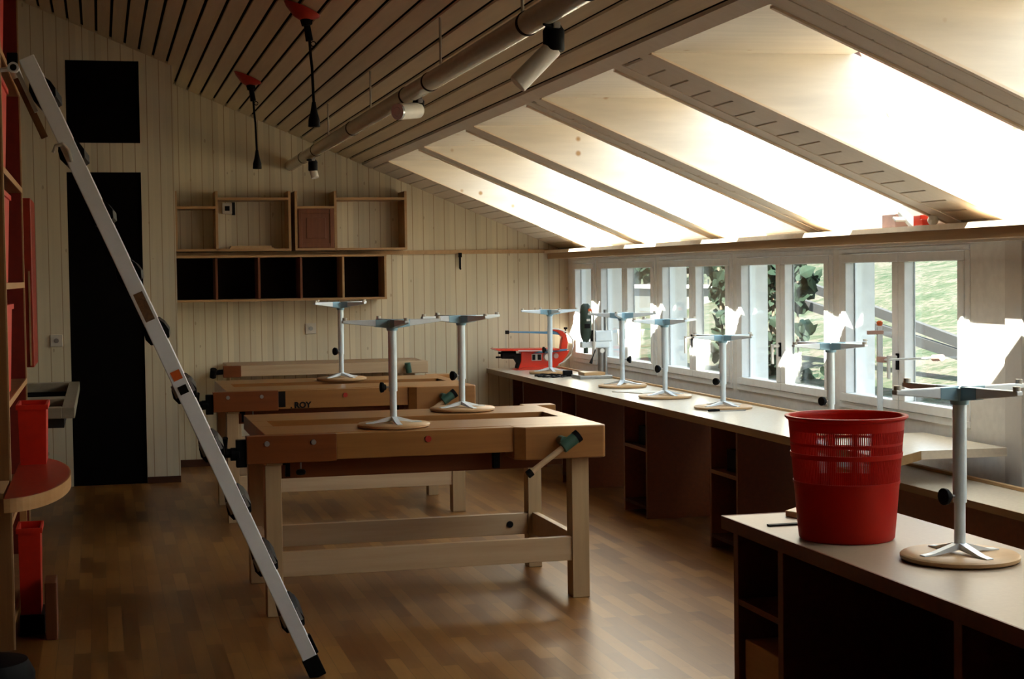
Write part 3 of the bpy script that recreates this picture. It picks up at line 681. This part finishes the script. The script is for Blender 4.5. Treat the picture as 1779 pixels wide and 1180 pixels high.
mo = MB().cyl((sx(3.24), SY, sz(.895)), (sx(3.36), SY, sz(.89)), 0.036).box(sx(3.215), sx(3.25), SY-.02, SY+.02, sz(.90), sz(.918)).cyl((sx(3.19), SY, sz(.873)), (sx(3.25), SY, sz(.873)), 0.008)
mo.prism(S2([(3.32, .90), (3.40, .90), (3.40, .78), (3.36, .78), (3.37, .82)]), 'Y', SY-.035, SY+.035).build('motor', M['ink'], SW, bevel=0.004)
lb = MB().box(sx(3.49), sx(3.575), SY-.046, SY-.041, sz(.838), sz(.895)).build('rating_label', M['socket'], SW)
MB().box(sx(3.495), sx(3.52), SY-.048, SY-.046, sz(.845), sz(.89)).box(sx(3.54), sx(3.57), SY-.048, SY-.046, sz(.845), sz(.89)).build('label_print', M['ink'], lb)
MB().cyl((sx(3.625), SY-.041, sz(.868)), (sx(3.625), SY-.07, sz(.868)), 0.038, 0.03).build('dust_cup', M['socket'], SW, smooth=True)
MB().cyl((sx(3.70), SY-.041, sz(.875)), (sx(3.70), SY-.052, sz(.875)), 0.022).build('adjusting_disc', M['pink'], SW, smooth=True)
arc = [(3.62, 1.105), (3.72, 1.10), (3.80, 1.07), (3.845, 1.01), (3.85, .95), (3.83, .88), (3.78, .83), (3.72, .80)]
MB().tube([(sx(x), SY-.05, sz(z)) for x, z in arc], 0.006, 8).build('air_hose', M['whitepanel'], SW, smooth=True)
# drill in its stand
DY = 11.9
DR = thing('drill_press', (3.72, DY, 0.7507), 'dark green hand drill clamped in a pale metal drill stand on the worktop', 'drill press')
MB().box(3.555, 3.818, DY-.12, DY+.12, 0.7512, 0.778).build('base_plate', M['steel'], DR, bevel=0.006)
MB().cyl((3.80, DY, 0.778), (3.80, DY, 1.28), 0.013).cyl((3.775, DY+.03, 0.778), (3.775, DY+.03, 1.0), 0.028).build('column', M['steel'], DR, smooth=True)
MB().box(3.705, 3.845, DY-.04, DY+.05, 1.035, 1.118).build('carriage', M['alu_pale'], DR, bevel=0.008)
MB().box(3.60, 3.83, DY-.035, DY+.04, .985, 1.035).build('clamp_arm', M['alu_pale'], DR, bevel=0.008)
MB().box(3.69, 3.708, DY-.045, DY+.045, 1.02, 1.12).build('slide_block', M['black'], DR, bevel=0.002)
dm = MB().lathe([(0.022, 0), (0.034, 0.02), (0.044, 0.06), (0.047, 0.14), (0.045, 0.22), (0.036, 0.275), (0.02, 0.292)], (3.638, DY-.01, 1.038), 24).build('drill_body', M['green2'], DR, smooth=True)
MB().box(3.645, 3.672, DY-.062, DY-.05, 1.265, 1.29).build('maker_patch', M['orange'], dm)
MB().box(3.632, 3.66, DY-.061, DY-.05, 1.195, 1.212).build('white_plate', M['whitepanel'], dm)
MB().box(3.615, 3.66, DY-.060, DY-.045, 1.14, 1.175).build('grip_pad', M['ink'], dm)
MB().cyl((3.638, DY-.01, 1.0), (3.638, DY-.01, .945), 0.018).cyl((3.638, DY-.01, .985), (3.638, DY-.01, 1.04), 0.024).build('chuck', M['green2'], DR, smooth=True)
MB().tube([(3.66, DY-.05, 1.30), (3.685, DY-.06, 1.24), (3.69, DY-.06, 1.15), (3.69, DY-.06, 1.06), (3.69, DY-.06, 1.01)], 0.0075, 8).cyl((3.69, DY-.06, 1.035), (3.69, DY-.06, .975), 0.018, 0.010).build('cord', M['whitepanel'], DR, smooth=True)
lv = MB().cyl((3.70, DY-.06, .975), (3.66, DY-.09, .90), 0.004).cyl((3.665, DY-.087, .91), (3.65, DY-.095, .872), 0.006, 0.013).build('feed_lever', M['ink'], DR, smooth=True)
MB().cyl((3.75, DY-.06, .965), (3.75, DY-.08, .965), 0.018).build('pressure_knob', M['whitepanel'], DR, smooth=True)
tag(MB().box(3.59, 3.76, DY-.115, DY+.05, 0.7785, 0.802).build('wood_block', M['ply'], bevel=0.002), 'pale wooden board on the base plate of the drill stand', 'board')
# bar clamp between the stools of the worktop (small bench clamp with pink knob seen against the near window)
CLM = thing('bar_clamp', (3.93, 7.62, 0.7507), 'upright pale bar clamp with pink knobs standing before the nearest window mullion', 'clamp')
MB().box(3.916, 3.944, 7.612, 7.626, 0.7507, 1.27).build('bar', M['alu_pale'], CLM)
MB().box(3.86, 3.95, 7.61, 7.628, 1.225, 1.245).build('jaw', M['pink'], CLM, bevel=0.003)
MB().cyl((3.93, 7.56, 1.095), (3.93, 7.06, 1.128), 0.006).build('spindle', M['alu_pale'], CLM, smooth=True)
MB().cyl((3.93, 7.06, 1.128), (3.93, 6.98, 1.133), 0.016).build('spindle_handle', M['pink'], CLM, smooth=True)
MB().box(3.915, 3.945, 7.56, 7.63, 1.08, 1.11).build('sliding_jaw', M['pink'], CLM, bevel=0.003)
MB().lathe([(0.01, 0), (0.016, 0.008), (0.016, 0.02), (0.008, 0.026)], (3.93, 7.619, 1.27), 16).build('knob', M['orange'], CLM, smooth=True)

# ------------------------------------------------------------------ near low table
T2 = thing('low_table', (2.4, 4.3, 0), 'near brown open-fronted table with pale top in the right foreground', 'table')
MB().box(2.117, 2.72, 2.4, 5.283, 0.655, 0.6985).build('tabletop', M['lowtop'], T2)
MB().box(2.11, 2.117, 2.4, 5.29, 0.654, 0.6995).box(2.117, 2.72, 5.283, 5.29, 0.654, 0.6995).build('edge_band', M['cab'], T2)
for y in (5.232, 4.85, 3.72, 3.25): MB().box(2.15, 2.70, y, y+0.042, 0.0, 0.655).build('upright', M['cab'], T2, bevel=0.002)
MB().box(2.152, 2.70, 4.892, 5.232, 0.39, 0.412).build('shelf', M['cab'], T2, bevel=0.001)
MB().box(2.69, 2.705, 3.29, 5.24, 0.0, 0.655).build('back_panel', M['cab_in'], T2)
wb = MB().box(2.17, 2.55, 4.905, 5.222, 0.0, 0.27).build('wooden_box', M['edgewood'], bevel=0.004)
tag(wb, 'plain wooden box standing on the floor inside the near low table', 'box')
# wastebasket
WB = thing('wastebasket', (2.31, 4.72, 0.70), 'red plastic wastebasket with slotted upper half on the near low table', 'wastebasket')
cx, cyy, z0, hh = 2.315, 4.72, 0.6998, 0.397
rad = lambda t: 0.152 + 0.033*t
nb = 180
b = MB()
prof = [(rad(0)-0.004, 0.0), (rad(0), 0.006)] + [(rad(t), t*hh) for t in (0.1, 0.25, 0.40, 0.455)]
inn = [(r_-0.003, z_) for r_, z_ in prof[::-1][:-1]] + [(rad(0)-0.005, 0.006)]
b.lathe([(p[0], p[1]) for p in prof] + inn, (cx, cyy, z0), 64)
b.build('lower_body', M['red'], WB, smooth=True)
u = MB()
def band(t0, t1, out=0.0):
    p = [(rad(t0)+out, t0*hh), (rad(t1)+out, t1*hh), (rad(t1)-0.003, t1*hh), (rad(t0)-0.003, t0*hh)]
    n = 64; vs = []
    for r_, z_ in p:
        for k in range(n): a = 2*PI*k/n; vs.append((cx+r_*math.cos(a), cyy+r_*math.sin(a), z0+z_))
    fs = []
    for i in range(4):
        j = (i+1) % 4
        for k in range(n): fs.append((i*n+k, i*n+(k+1) % n, j*n+(k+1) % n, j*n+k))
    u.add(vs, fs)
band(0.45, 0.475, 0.002); band(0.665, 0.705, 0.003); band(0.77, 0.79); band(0.885, 0.965)
for (t0, t1) in ((0.475, 0.665), (0.705, 0.77), (0.79, 0.885)):
    for k in range(nb):
        a = 2*PI*k/nb; da = 2*PI/nb*0.25; vs = []
        for t in (t0, t1):
            for q, rr in ((a-da, rad(t)), (a+da, rad(t)), (a+da, rad(t)-0.003), (a-da, rad(t)-0.003)): vs.append((cx+rr*math.cos(q), cyy+rr*math.sin(q), z0+t*hh))
        u.add(vs, [(0, 1, 5, 4), (1, 2, 6, 5), (2, 3, 7, 6), (3, 0, 4, 7)])
u.build('slotted_body', M['red'], WB)
rm = MB(); n = 64; vs = []
pr = [(rad(1)-0.006, hh*0.96), (rad(1)+0.001, hh*0.965), (rad(1)+0.010, hh*0.985), (rad(1)+0.010, hh), (rad(1)-0.001, hh), (rad(1)-0.006, hh*0.985)]
for r_, z_ in pr:
    for k in range(n): a = 2*PI*k/n; vs.append((cx+r_*math.cos(a), cyy+r_*math.sin(a), z0+z_))
rm.add(vs, [(i*n+k, i*n+(k+1) % n, ((i+1) % 6)*n+(k+1) % n, ((i+1) % 6)*n+k) for i in range(6) for k in range(n)])
rm.build('rim', M['red'], WB, smooth=True)
tag(MB().box(2.172, 2.48, 5.005, 5.03, 0.6995, 0.7045).build('ruler', M['ink']), 'thin dark ruler lying on the near low table left of the wastebasket', 'ruler')
tag(MB().prism([(2.316, 5.20), (2.36, 5.08), (2.48, 5.10), (2.50, 5.25), (2.40, 5.275)], 'Z', 0.6995, 0.72).build('wood_scrap', M['ply'], bevel=0.002), 'wooden offcut on the near low table tucked behind the wastebasket', 'wood scrap')

# ------------------------------------------------------------------ shelves on the back wall
def upper_cabinet():
    root = thing('wall_cabinet', (0, 0, 0), 'x', 'shelf', 'open wall cabinets above the cubby row')
    y0, y1 = 13.24, D-0.002; h = 2.27
    for (a, zt) in ((0.0, h), (0.325, h), (0.935-0.02, h)): MB().box(a, a+0.02, y0-13.24, y1-13.24, 0.0, zt-1.782).build('side_panel', M['shelf_wood'], root, bevel=0.001)
    MB().box(0.02, 0.915, 0, y1-13.24, 0.0, 0.018).build('bottom', M['shelf_wood'], root, bevel=0.001)
    MB().box(0.02, 0.325, 0, y1-13.24, 0.345, 0.365).build('shelf', M['shelf_wood'], root, bevel=0.001)
    MB().box(0.345, 0.915, 0, y1-13.24, 0.415, 0.435).build('top', M['shelf_wood'], root, bevel=0.001)
    return root
U1 = upper_cabinet(); U1.location = (0.60, 13.24, 1.782); U1['label'] = 'left open wooden wall cabinet above the dark cubby row, board lying inside'
U2 = copy_tree(U1); U2.location = (1.567, 13.24, 1.782); U2['label'] = 'right open wooden wall cabinet with a framed door in its lower left cell'
d2 = MB().box(1.587, 1.892, 13.242, 13.255, 1.80, 2.127).build('door', M['carved'], U2)
MB().box(1.595, 1.625, 13.232, 13.242, 1.805, 2.12).box(1.855, 1.885, 13.232, 13.242, 1.805, 2.12).box(1.625, 1.855, 13.232, 13.242, 2.085, 2.12).box(1.625, 1.855, 13.232, 13.242, 1.805, 1.84).box(1.66, 1.82, 13.236, 13.242, 1.88, 2.05).build('door_frame', M['carved'], d2, bevel=0.003)
for i, (x0, x1, z0_, y0) in enumerate(((1.04, 1.40, 1.8005, 13.30), (1.05, 1.38, 1.813, 13.31))):
    tag(MB().box(x0, x1, y0, y0+0.16, z0_, z0_+0.012).build('board', M['strip']), ('lower of two pale boards lying in the left wall cabinet', 'upper of two pale boards lying in the left wall cabinet')[i], 'board', 'boards in the left wall cabinet')
tag(MB().box(1.00, 1.08, D-0.04, D-0.001, 2.095, 2.185).mat(1).box(1.08, 1.105, D-0.035, D-0.001, 2.085, 2.19).box(1.02, 1.06, D-0.045, D-0.04, 2.12, 2.16).build('junction_box', [M['socket'], M['black']], bevel=0.002), 'small white junction box on the wall inside the left wall cabinet', 'junction box')
CB = thing('cubby_shelf', (1.45, 13.4, 1.37), 'row of five dark open cubbies below the wall cabinets', 'shelf')
MB().box(0.59, 2.32, 13.22, D-0.002, 1.371, 1.389).build('bottom', M['shelf_wood'], CB, bevel=0.001)
MB().box(0.59, 2.32, 13.22, D-0.032, 1.728, 1.746).build('top', M['shelf_wood'], CB, bevel=0.001)
for x in (0.59, 0.914, 1.257, 1.60, 1.947, 2.30): MB().box(x, x+0.018, 13.22, D-0.002, 1.389, 1.728).build('divider', M['shelf_wood'] if x > 1.9 else M['carved'], CB, bevel=0.001)
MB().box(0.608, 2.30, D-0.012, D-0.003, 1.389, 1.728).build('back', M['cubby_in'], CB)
hk = tag(MB().box(2.995, 3.025, D-0.045, D-0.031, 1.715, 1.755).box(3.0, 3.018, D-0.04, D-0.031, 1.62, 1.72).cyl((3.009, D-0.03, 1.62), (3.009, D-0.06, 1.615), 0.007).build('wall_hook', M['ink'], bevel=0.002), 'dark hook hanging from the batten on the back wall', 'hook')
def socket(x, y, z, lab):
    r_ = thing('wall_socket', (x, y, z), lab, 'wall socket')
    MB().box(x-.045, x+.045, y-.012, y, z-.045, z+.045).build('plate', M['socket'], r_, bevel=0.003)
    MB().cyl((x, y-.012, z), (x, y-.015, z), 0.018).build('outlet', M['steel'], r_)
socket(1.719, D, 1.129, 'white wall socket on the back wall above the rear workbench')
socket(-0.322, CY, 1.109, 'white wall socket beside the black door')

# ------------------------------------------------------------------ ceiling lamps and cords
LB = thing('lamp_rail', (1.57, 8.5, 2.51), 'long beige tubular lamp rail hanging on rods below the sloping ceiling', 'light')
RG = [5.04, 5.82, 7.64, 8.24, 10.09, 11.84, 12.59, D-0.01]
MB().cyl((1.57, 3.2, 2.497), (1.57, 5.02, 2.497), 0.045, n=32).build('tube', M['pipe'], LB, smooth=True)
for a, b in zip(RG[:-1], RG[1:]): MB().cyl((1.57, a+0.012, 2.497), (1.57, b-0.012, 2.497), 0.045, n=32).build('tube', M['pipe'], LB, smooth=True)
for a in RG[:-1]: MB().cyl((1.57, a-0.013, 2.497), (1.57, a+0.013, 2.497), 0.0475, n=32).build('joint_ring', M['gap'], LB, smooth=True)
for y in (4.0, 5.90, 7.40, 9.4, 11.2): MB().cyl((1.57, y, 2.54), (1.57, y, zr(1.57)+0.01), 0.006).build('hanging_rod', M['pipe'], LB)
def spot(c, wdir, headr, headz, tuber, tubel, lab, lensed, down=0.0):
    x, y, z = c
    r_ = thing('spotlight', (x, y, z), lab, 'spotlight', 'spotlights on the lamp rail')
    MB().box(x-.012, x+.012, y-.05, y+.03, 2.44, 2.462).cyl((x, y, 2.45), (x, y, z+headz/2), 0.014).build('adapter', M['steel'], r_, bevel=0.002)
    hd = MB().lathe([(headr*0.9, 0), (headr, 0.006), (headr, headz*0.75), (headr*0.6, headz)], (x, y, z-headz/2), 24)
    hd.tube([(x-.02, y-.03, z+headz*.38), (x-.05, y-.05, z+headz*.40)], [0.014, 0.006], 10)
    hd.build('head', M['black'], r_, smooth=True)
    d = Vector(wdir).normalized(); p0 = Vector((x, y, z-headz*0.35)); p1 = p0 + d*tubel
    MB().cyl(p0, p1, tuber*0.95, tuber, 28).build('shade', M['lampwhite'], r_, bevel=0.004, smooth=True)
    if lensed:
        MB().cyl(p1, p1+d*0.012, tuber*1.0, tuber*0.98, 28).cyl(p1+d*0.012, p1+d*0.016, tuber*0.6, tuber*0.5, 24).build('lens', M['lens'], r_, smooth=True)
spot((1.605, 5.6, 2.412), (-0.8, 0.10, -0.80), 0.039, 0.10, 0.036, 0.19, 'largest spotlight on the lamp rail, its white shade tilted left', False)
spot((1.600, 8.1, 2.432), (-1.0, -0.75, -0.14), 0.03, 0.075, 0.042, 0.15, 'middle spotlight on the lamp rail with a glass lens facing left', True)
spot((1.588, 12.2, 2.41), (0.2, -0.25, -1.0), 0.036, 0.09, 0.030, 0.07, 'farthest spotlight on the lamp rail pointing down near the back wall', False)
def cord(x, y, zs, lab, bend):
    zc = zr(x)
    r_ = thing('hanging_power_cord', (x, y, zc), lab, 'power cord', 'black power cords hanging from red ceiling caps')
    MB().lathe([(0.095, -0.002), (0.085, -0.018), (0.045, -0.05), (0.015, -0.062)], (x-.01, y, zc), 28, shear=-0.41928).build('ceiling_cap', M['redcone'], r_, smooth=True)
    MB().cyl((x+.005, y, zc-.05), (x+.012, y, zc-.09), 0.03, 0.026).cyl((x+.012, y, zc-.08), (x+.025, y, zc-.17), 0.017, 0.02).cyl((x-.01, y, zc-.075), (x+.04, y, zc-.07), 0.014).build('plug', M['black'], r_, bevel=0.003, smooth=True)
    MB().tube([(x+.025, y, zc-.16), (x+.03, y, zc-.25), (x+.03+bend*.5, y, (zc+zs)/2), (x+.03+bend, y, zs+.11)], 0.0075, 8).build('wire', M['black'], r_, smooth=True)
    MB().lathe([(0.010, 0.13), (0.013, 0.11), (0.020, 0.07), (0.030, 0.035), (0.032, 0.0), (0.028, -0.002)], (x+.03+bend, y, zs), 20).build('socket_head', M['black'], r_, smooth=True)
    ring = [(x+.045+0.013*math.cos(q), y, zc-.185+0.013*math.sin(q)) for q in [i*2*PI/14 for i in range(15)]]
    MB().tube(ring, 0.003, 6, cap=False).build('cable_loop', M['black'], r_)
cord(1.075, 8.5, 2.355, 'longer black power cord hanging nearest, from the red cap at the picture top', 0.012)
cord(1.058, 11.5, 2.335, 'farther black power cord hanging left, from the lower red cap', 0.014)

# ------------------------------------------------------------------ ladder
LA = thing('ladder', (0.6, 6.3, 0), 'grey aluminium ladder leaning left against the red shelving', 'ladder')
p0, p1 = Vector((0.795, 6.22, 0.0)), Vector((-0.242, 6.22, 2.385))
ax = (p1-p0).normalized(); Lh = (p1-p0).length; nx = Vector((ax.z, 0, -ax.x))
def rail(base, x0, x1, w, d):
    a, b = base + ax*x0, base + ax*x1; v = Vector((0, d/2, 0)); n_ = nx*w/2
    return MB().hexa([a-n_-v, a+n_-v, a+n_+v, a-n_+v, b-n_-v, b+n_-v, b+n_+v, b-n_+v])
off2 = Vector((0.018, 0.36, 0))
rl = rail(p0, 0.075, Lh, 0.058, 0.024).build('rail', M['ladder'], LA, bevel=0.003)
rail(p0+off2, 0.075, Lh-0.02, 0.045, 0.024).build('rail', M['ladder'], LA, bevel=0.003)
for bse in (p0, p0+off2): rail(bse, 0.0, 0.085, 0.066, 0.034).build('rubber_foot', M['black'], LA, bevel=0.004)
fy = -0.0125
def sticker(name, x0, x1, w, mt, sh=0.0):
    a, b_ = p0 + ax*x0 + nx*sh, p0 + ax*x1 + nx*sh; v0 = Vector((0, fy-.0012, 0)); v1 = Vector((0, fy, 0)); n_ = nx*w/2
    MB().hexa([a-n_+v0, a+n_+v0, a+n_+v1, a-n_+v1, b_-n_+v0, b_+n_+v0, b_+n_+v1, b_-n_+v1]).build(name, mt, rl)
z2s = lambda z: z/ax.z
sticker('brown_label', z2s(1.405), z2s(1.51), 0.036, M['sticker_br'])
sticker('orange_label', z2s(1.178), z2s(1.212), 0.036, M['orange'])
sticker('dark_label', z2s(1.125), z2s(1.155), 0.034, M['ink'])
for k in range(10):
    s_ = 0.235 + 0.2475*k
    if s_ > Lh-0.10: break
    a = p0 + ax*s_; R = Matrix((nx, Vector((0, 1, 0)), ax)).transposed()
    t = MB(); prof = [(-.028, .055), (.028, .055), (.042, .030), (.048, 0.0), (.038, -.028), (.0, -.036), (-.038, -.028), (-.048, 0.0), (-.042, .030)]
    nn = len(prof); vs = []
    for (dy, off) in ((0.014, Vector((0.0007, 0.014, 0))), (0.345, Vector((0.0172, 0.345, 0)))):
        for (u_, w_) in prof: vs.append(a + off + nx*u_ + ax*w_)
    t.add(vs, [tuple(range(nn)), tuple(range(2*nn-1, nn-1, -1))] + [(i, nn+i, nn+(i+1) % nn, (i+1) % nn) for i in range(nn)])
    rg = t.build('tread', M['black'], LA, bevel=0.002)
    if k < 5:
        for sgn in (-1, 1):
            MB().obox(a + Vector((0.002, 0.010, 0)) + nx*(sgn*0.035) + ax*0.022, (0.010, 0.008, 0.052), R).build('tread_side', M['steel'], rg)
hg = Vector((-0.288, 6.22, 2.345))
hn = MB().cyl(hg+Vector((0, -.025, 0)), hg+Vector((0, .38, 0)), 0.020, n=24).build('hinge_barrel', M['ladder'], LA, smooth=True)
MB().cyl(hg+Vector((0, -.027, 0)), hg+Vector((0, -.02, 0)), 0.012).build('hinge_hole', M['ink'], hn)
MB().box(-.31, -.272, 6.20, 6.24, 2.355, 2.40).build('hinge_stop', M['black'], LA, bevel=0.003)
MB().tube([hg+Vector((-.015, -.01, -.005)), (-0.34, 6.21, 2.335), (-0.36, 6.21, 2.30), (-0.353, 6.21, 2.23)], 0.009, 8).build('hinge_lever', M['ladder'], LA, smooth=True)
MB().obox(hg + Vector((.045, .02, -.085)), (0.016, 0.022, 0.16), Matrix((nx, Vector((0, 1, 0)), ax)).transposed()).build('hinge_strap', M['socket'], LA, bevel=0.002)
MB().obox(hg + Vector((.055, .06, -.14)), (0.026, 0.022, 0.24), Matrix((nx, Vector((0, 1, 0)), ax)).transposed()).build('folded_leg', M['postwood'], LA, bevel=0.002)
MB().tube([(-0.155, 6.21, 2.035), (-0.145, 6.205, 2.06), (-0.12, 6.2, 2.065), (-0.10, 6.2, 2.045), (-0.09, 6.2, 2.0)], 0.007, 8).build('pull_loop', M['socket'], LA, smooth=True)

# ------------------------------------------------------------------ left side: shelving, round table, boxes, trough
SH = thing('shelving_unit', (-0.6, 7.9, 0), 'tall brown shelving unit with red lining along the left wall', 'shelving')
ZTOP = 3.3
for y in (7.05, 8.75):
    up = MB().box(XL+0.002, -0.385, y, y+0.03, 0, ZTOP).build('upright', M['reddark'] if y > 8 else M['postwood'], SH)
    MB().box(-0.385, -0.378, y, y+0.03, 0, ZTOP).build('edge_strip', M['strip'], up)
for z in (0.12, 0.54, 1.04, 1.54, 2.03, 2.53, 3.03):
    sh_ = MB().box(XL+0.002, -0.385, 7.08, 8.75, z-.012, z+.012).build('shelf', M['postwood'], SH)
    MB().box(-0.385, -0.378, 7.08, 8.75, z-.014, z+.014).build('edge_strip', M['edgewood'], sh_)
MB().box(XL+0.002, XL+0.012, 7.08, 8.75, 0, ZTOP).build('back', M['reddark'], SH)
lv_ = [('red plastic box on the top visible shelf of the left shelving', 2.545), ('red plastic box on the second shelf from the top of the left shelving', 2.045), ('red plastic box on the third shelf from the top of the left shelving', 1.555), ('red plastic box on the fourth shelf from the top, just above the round table', 1.055)]
def rbox(loc, sz, lab, grp=None, name='red_box'):
    x, y, z = loc; a, b_, h = sz
    r_ = thing(name, (x, y, z), lab, 'box', grp)
    o = MB(); t = 0.004; k = 0.9
    o.hexa([(x-a/2*k, y-b_/2*k, z), (x+a/2*k, y-b_/2*k, z), (x+a/2*k, y+b_/2*k, z), (x-a/2*k, y+b_/2*k, z), (x-a/2, y-b_/2, z+h), (x+a/2, y-b_/2, z+h), (x+a/2, y+b_/2, z+h), (x-a/2, y+b_/2, z+h)])
    o.f.pop(1+len(o.f)-6); o.mi.pop()
    o.hexa([(x-a/2*k+t, y-b_/2*k+t, z+t), (x+a/2*k-t, y-b_/2*k+t, z+t), (x+a/2*k-t, y+b_/2*k-t, z+t), (x-a/2*k+t, y+b_/2*k-t, z+t), (x-a/2+t, y-b_/2+t, z+h), (x+a/2-t, y-b_/2+t, z+h), (x+a/2-t, y+b_/2-t, z+h), (x-a/2+t, y+b_/2-t, z+h)])
    o.f.pop(1+len(o.f)-6); o.mi.pop()
    o.build('tub', M['redbin'], r_)
    q = MB(); rr = 0.008
    q.box(x-a/2-rr, x+a/2+rr, y-b_/2-rr, y-b_/2+.001, z+h-.022, z+h).box(x-a/2-rr, x+a/2+rr, y+b_/2-.001, y+b_/2+rr, z+h-.022, z+h)
    q.box(x-a/2-rr, x-a/2+.001, y-b_/2, y+b_/2, z+h-.022, z+h).box(x+a/2-.001, x+a/2+rr, y-b_/2, y+b_/2, z+h-.022, z+h)
    q.build('rim', M['redbin'], r_)
    return r_
for lab, z in lv_: rbox((-0.525, 7.50, z), (0.26, 0.6, 0.40), lab, 'red boxes on the left shelving')
RT = thing('round_table', (-0.3, 7.25, 0), 'half-round red table with wooden edge projecting from the shelving', 'table')
pl = []; pe = []
for k in range(33):
    t = -PI/2 + PI*k/32; pl.append((-0.376 + 0.232*math.cos(t), 7.22 + 0.76*math.sin(t))); pe.append((-0.376 + 0.238*math.cos(t), 7.22 + 0.768*math.sin(t)))
MB().prism(pl, 'Z', 0.668, 0.722).build('tabletop', M['redtop'], RT)
e = MB(); vs = []
for (pp, z) in ((pl, 0.667), (pe, 0.667), (pe, 0.7215), (pl, 0.7215)): vs += [(x, y, z) for x, y in pp]
nn = 33; e.add(vs, [(i*nn+k, i*nn+k+1, ((i+1) % 4)*nn+k+1, ((i+1) % 4)*nn+k) for i in range(4) for k in range(nn-1)] + [(0, nn, 2*nn, 3*nn), (nn-1, 4*nn-1, 3*nn-1, 2*nn-1)])
e.build('edge_band', M['edgewood'], RT)
MB().box(-0.376, -0.345, 7.62, 7.65, 0, 0.668).build('support_leg', M['edgewood'], RT)
rbox((-0.31, 7.75, 0.7225), (0.125, 0.30, 0.275), 'tall red tub standing at the back of the half-round red table', None, 'red_tub')
tag(MB().box(-0.372, -0.268, 7.34, 7.58, 0.0, 0.085).build('plinth_box', M['black']), 'low black box on the floor under the lower red tub', 'box')
rbox((-0.325, 7.46, 0.0855), (0.095, 0.22, 0.385), 'lower red tub on a black box under the half-round table', None, 'red_tub')
tag(MB().box(-0.26, -0.21, 7.2, 7.4, 0.0, 0.25).build('brown_box', M['carved'], bevel=0.004), 'narrow brown box standing on the floor beside the lower red tub', 'box')
tag(MB().prism([(-0.50, 6.62), (-0.386, 6.62), (-0.386, 7.04), (-0.50, 7.04)], 'Z', 0.70, 0.7225).build('wall_board', M['strip']), 'pale board corner fixed beside the half-round red table', 'board')
tag(MB().lathe([(0.13, 0.0), (0.16, 0.05), (0.165, 0.15), (0.14, 0.20), (0.06, 0.215)], (-0.42, 6.0, 0.0), 28).build('black_bag', M['black'], smooth=True), 'black rounded bag on the floor in the lower left corner', 'bag')
RC = thing('red_cabinet', (-0.6, 10.2, 1.04), 'narrow red wall cabinet behind the tall shelving', 'cabinet')
MB().box(XL+0.002, -0.383, 9.9, 10.5, 1.05, 2.05).build('carcass', M['redtop'], RC, bevel=0.004)
MB().box(-0.406, -0.396, 9.893, 9.9, 1.06, 1.62).build('pale_strip', M['strip'], RC)
WTG = thing('wash_trough', (-0.45, 11.2, 0.5), 'pale wash trough with two dark basins on the left wall near the black door', 'sink')
t = MB(); zt0, zt1 = 0.735, 0.80; xa, xb = XL+0.002, -0.16; ya, yb = 9.95, 12.5
t.box(xa, xa+.26, ya, yb, zt0, zt1).box(xb-.075, xb, ya, yb, zt0, zt1).box(xa+.26, xb-.075, ya, ya+.12, zt0, zt1).box(xa+.26, xb-.075, yb-.12, yb, zt0, zt1).box(xa+.26, xb-.075, 10.72, 10.95, zt0, zt1)
t.build('rim', M['sink'], WTG, bevel=0.004)
for (a, b_) in ((ya+.12, 10.72), (10.95, yb-.12)):
    q = MB(); x0, x1 = xa+.26, xb-.075
    q.box(x0-.01, x1+.01, a-.01, b_+.01, .67, .68).box(x0-.01, x0, a, b_, .68, zt0).box(x1, x1+.01, a, b_, .68, zt0).box(x0-.01, x1+.01, a-.01, a, .68, zt0).box(x0-.01, x1+.01, b_, b_+.01, .68, zt0)
    q.build('basin', M['sinkin'], WTG)
MB().box(xa, xa+.25, 10.2, 10.25, .45, zt0).box(xa, xa+.25, 12.2, 12.25, .45, zt0).build('bracket', M['black'], WTG)

# ------------------------------------------------------------------ toys on the window beam
def toy(name, mb, mt, lab, cat): return tag(mb.build(name, mt, bevel=0.004), lab, cat, 'small toys on the window beam')
toy('toy_block', MB().box(3.80, 3.87, 7.20, 7.34, 1.7685, 1.835), M['pink'], 'pink block at the left end of the toys on the window beam', 'toy block')
R1 = Matrix.Rotation(0.5, 3, 'X')
toy('toy_plane', MB().obox((3.83, 7.10, 1.793), (0.05, 0.19, 0.022), R1).obox((3.83, 7.12, 1.805), (0.16, 0.04, 0.012), R1), M['paper'], 'small white model plane among the toys on the window beam', 'toy plane')
toy('toy_truck', MB().box(3.80, 3.86, 6.95, 7.02, 1.7685, 1.82).box(3.80, 3.86, 6.93, 6.96, 1.7685, 1.80), M['redsaw'], 'small red model truck among the toys on the window beam', 'toy truck')
toy('toy_ball', MB().lathe([(0.006, 0), (0.02, 0.006), (0.027, 0.022), (0.02, 0.042), (0.006, 0.05)], (3.83, 6.885, 1.7685), 16), M['lampwhite'], 'white rounded piece at the right end of the toys on the window beam', 'toy piece')
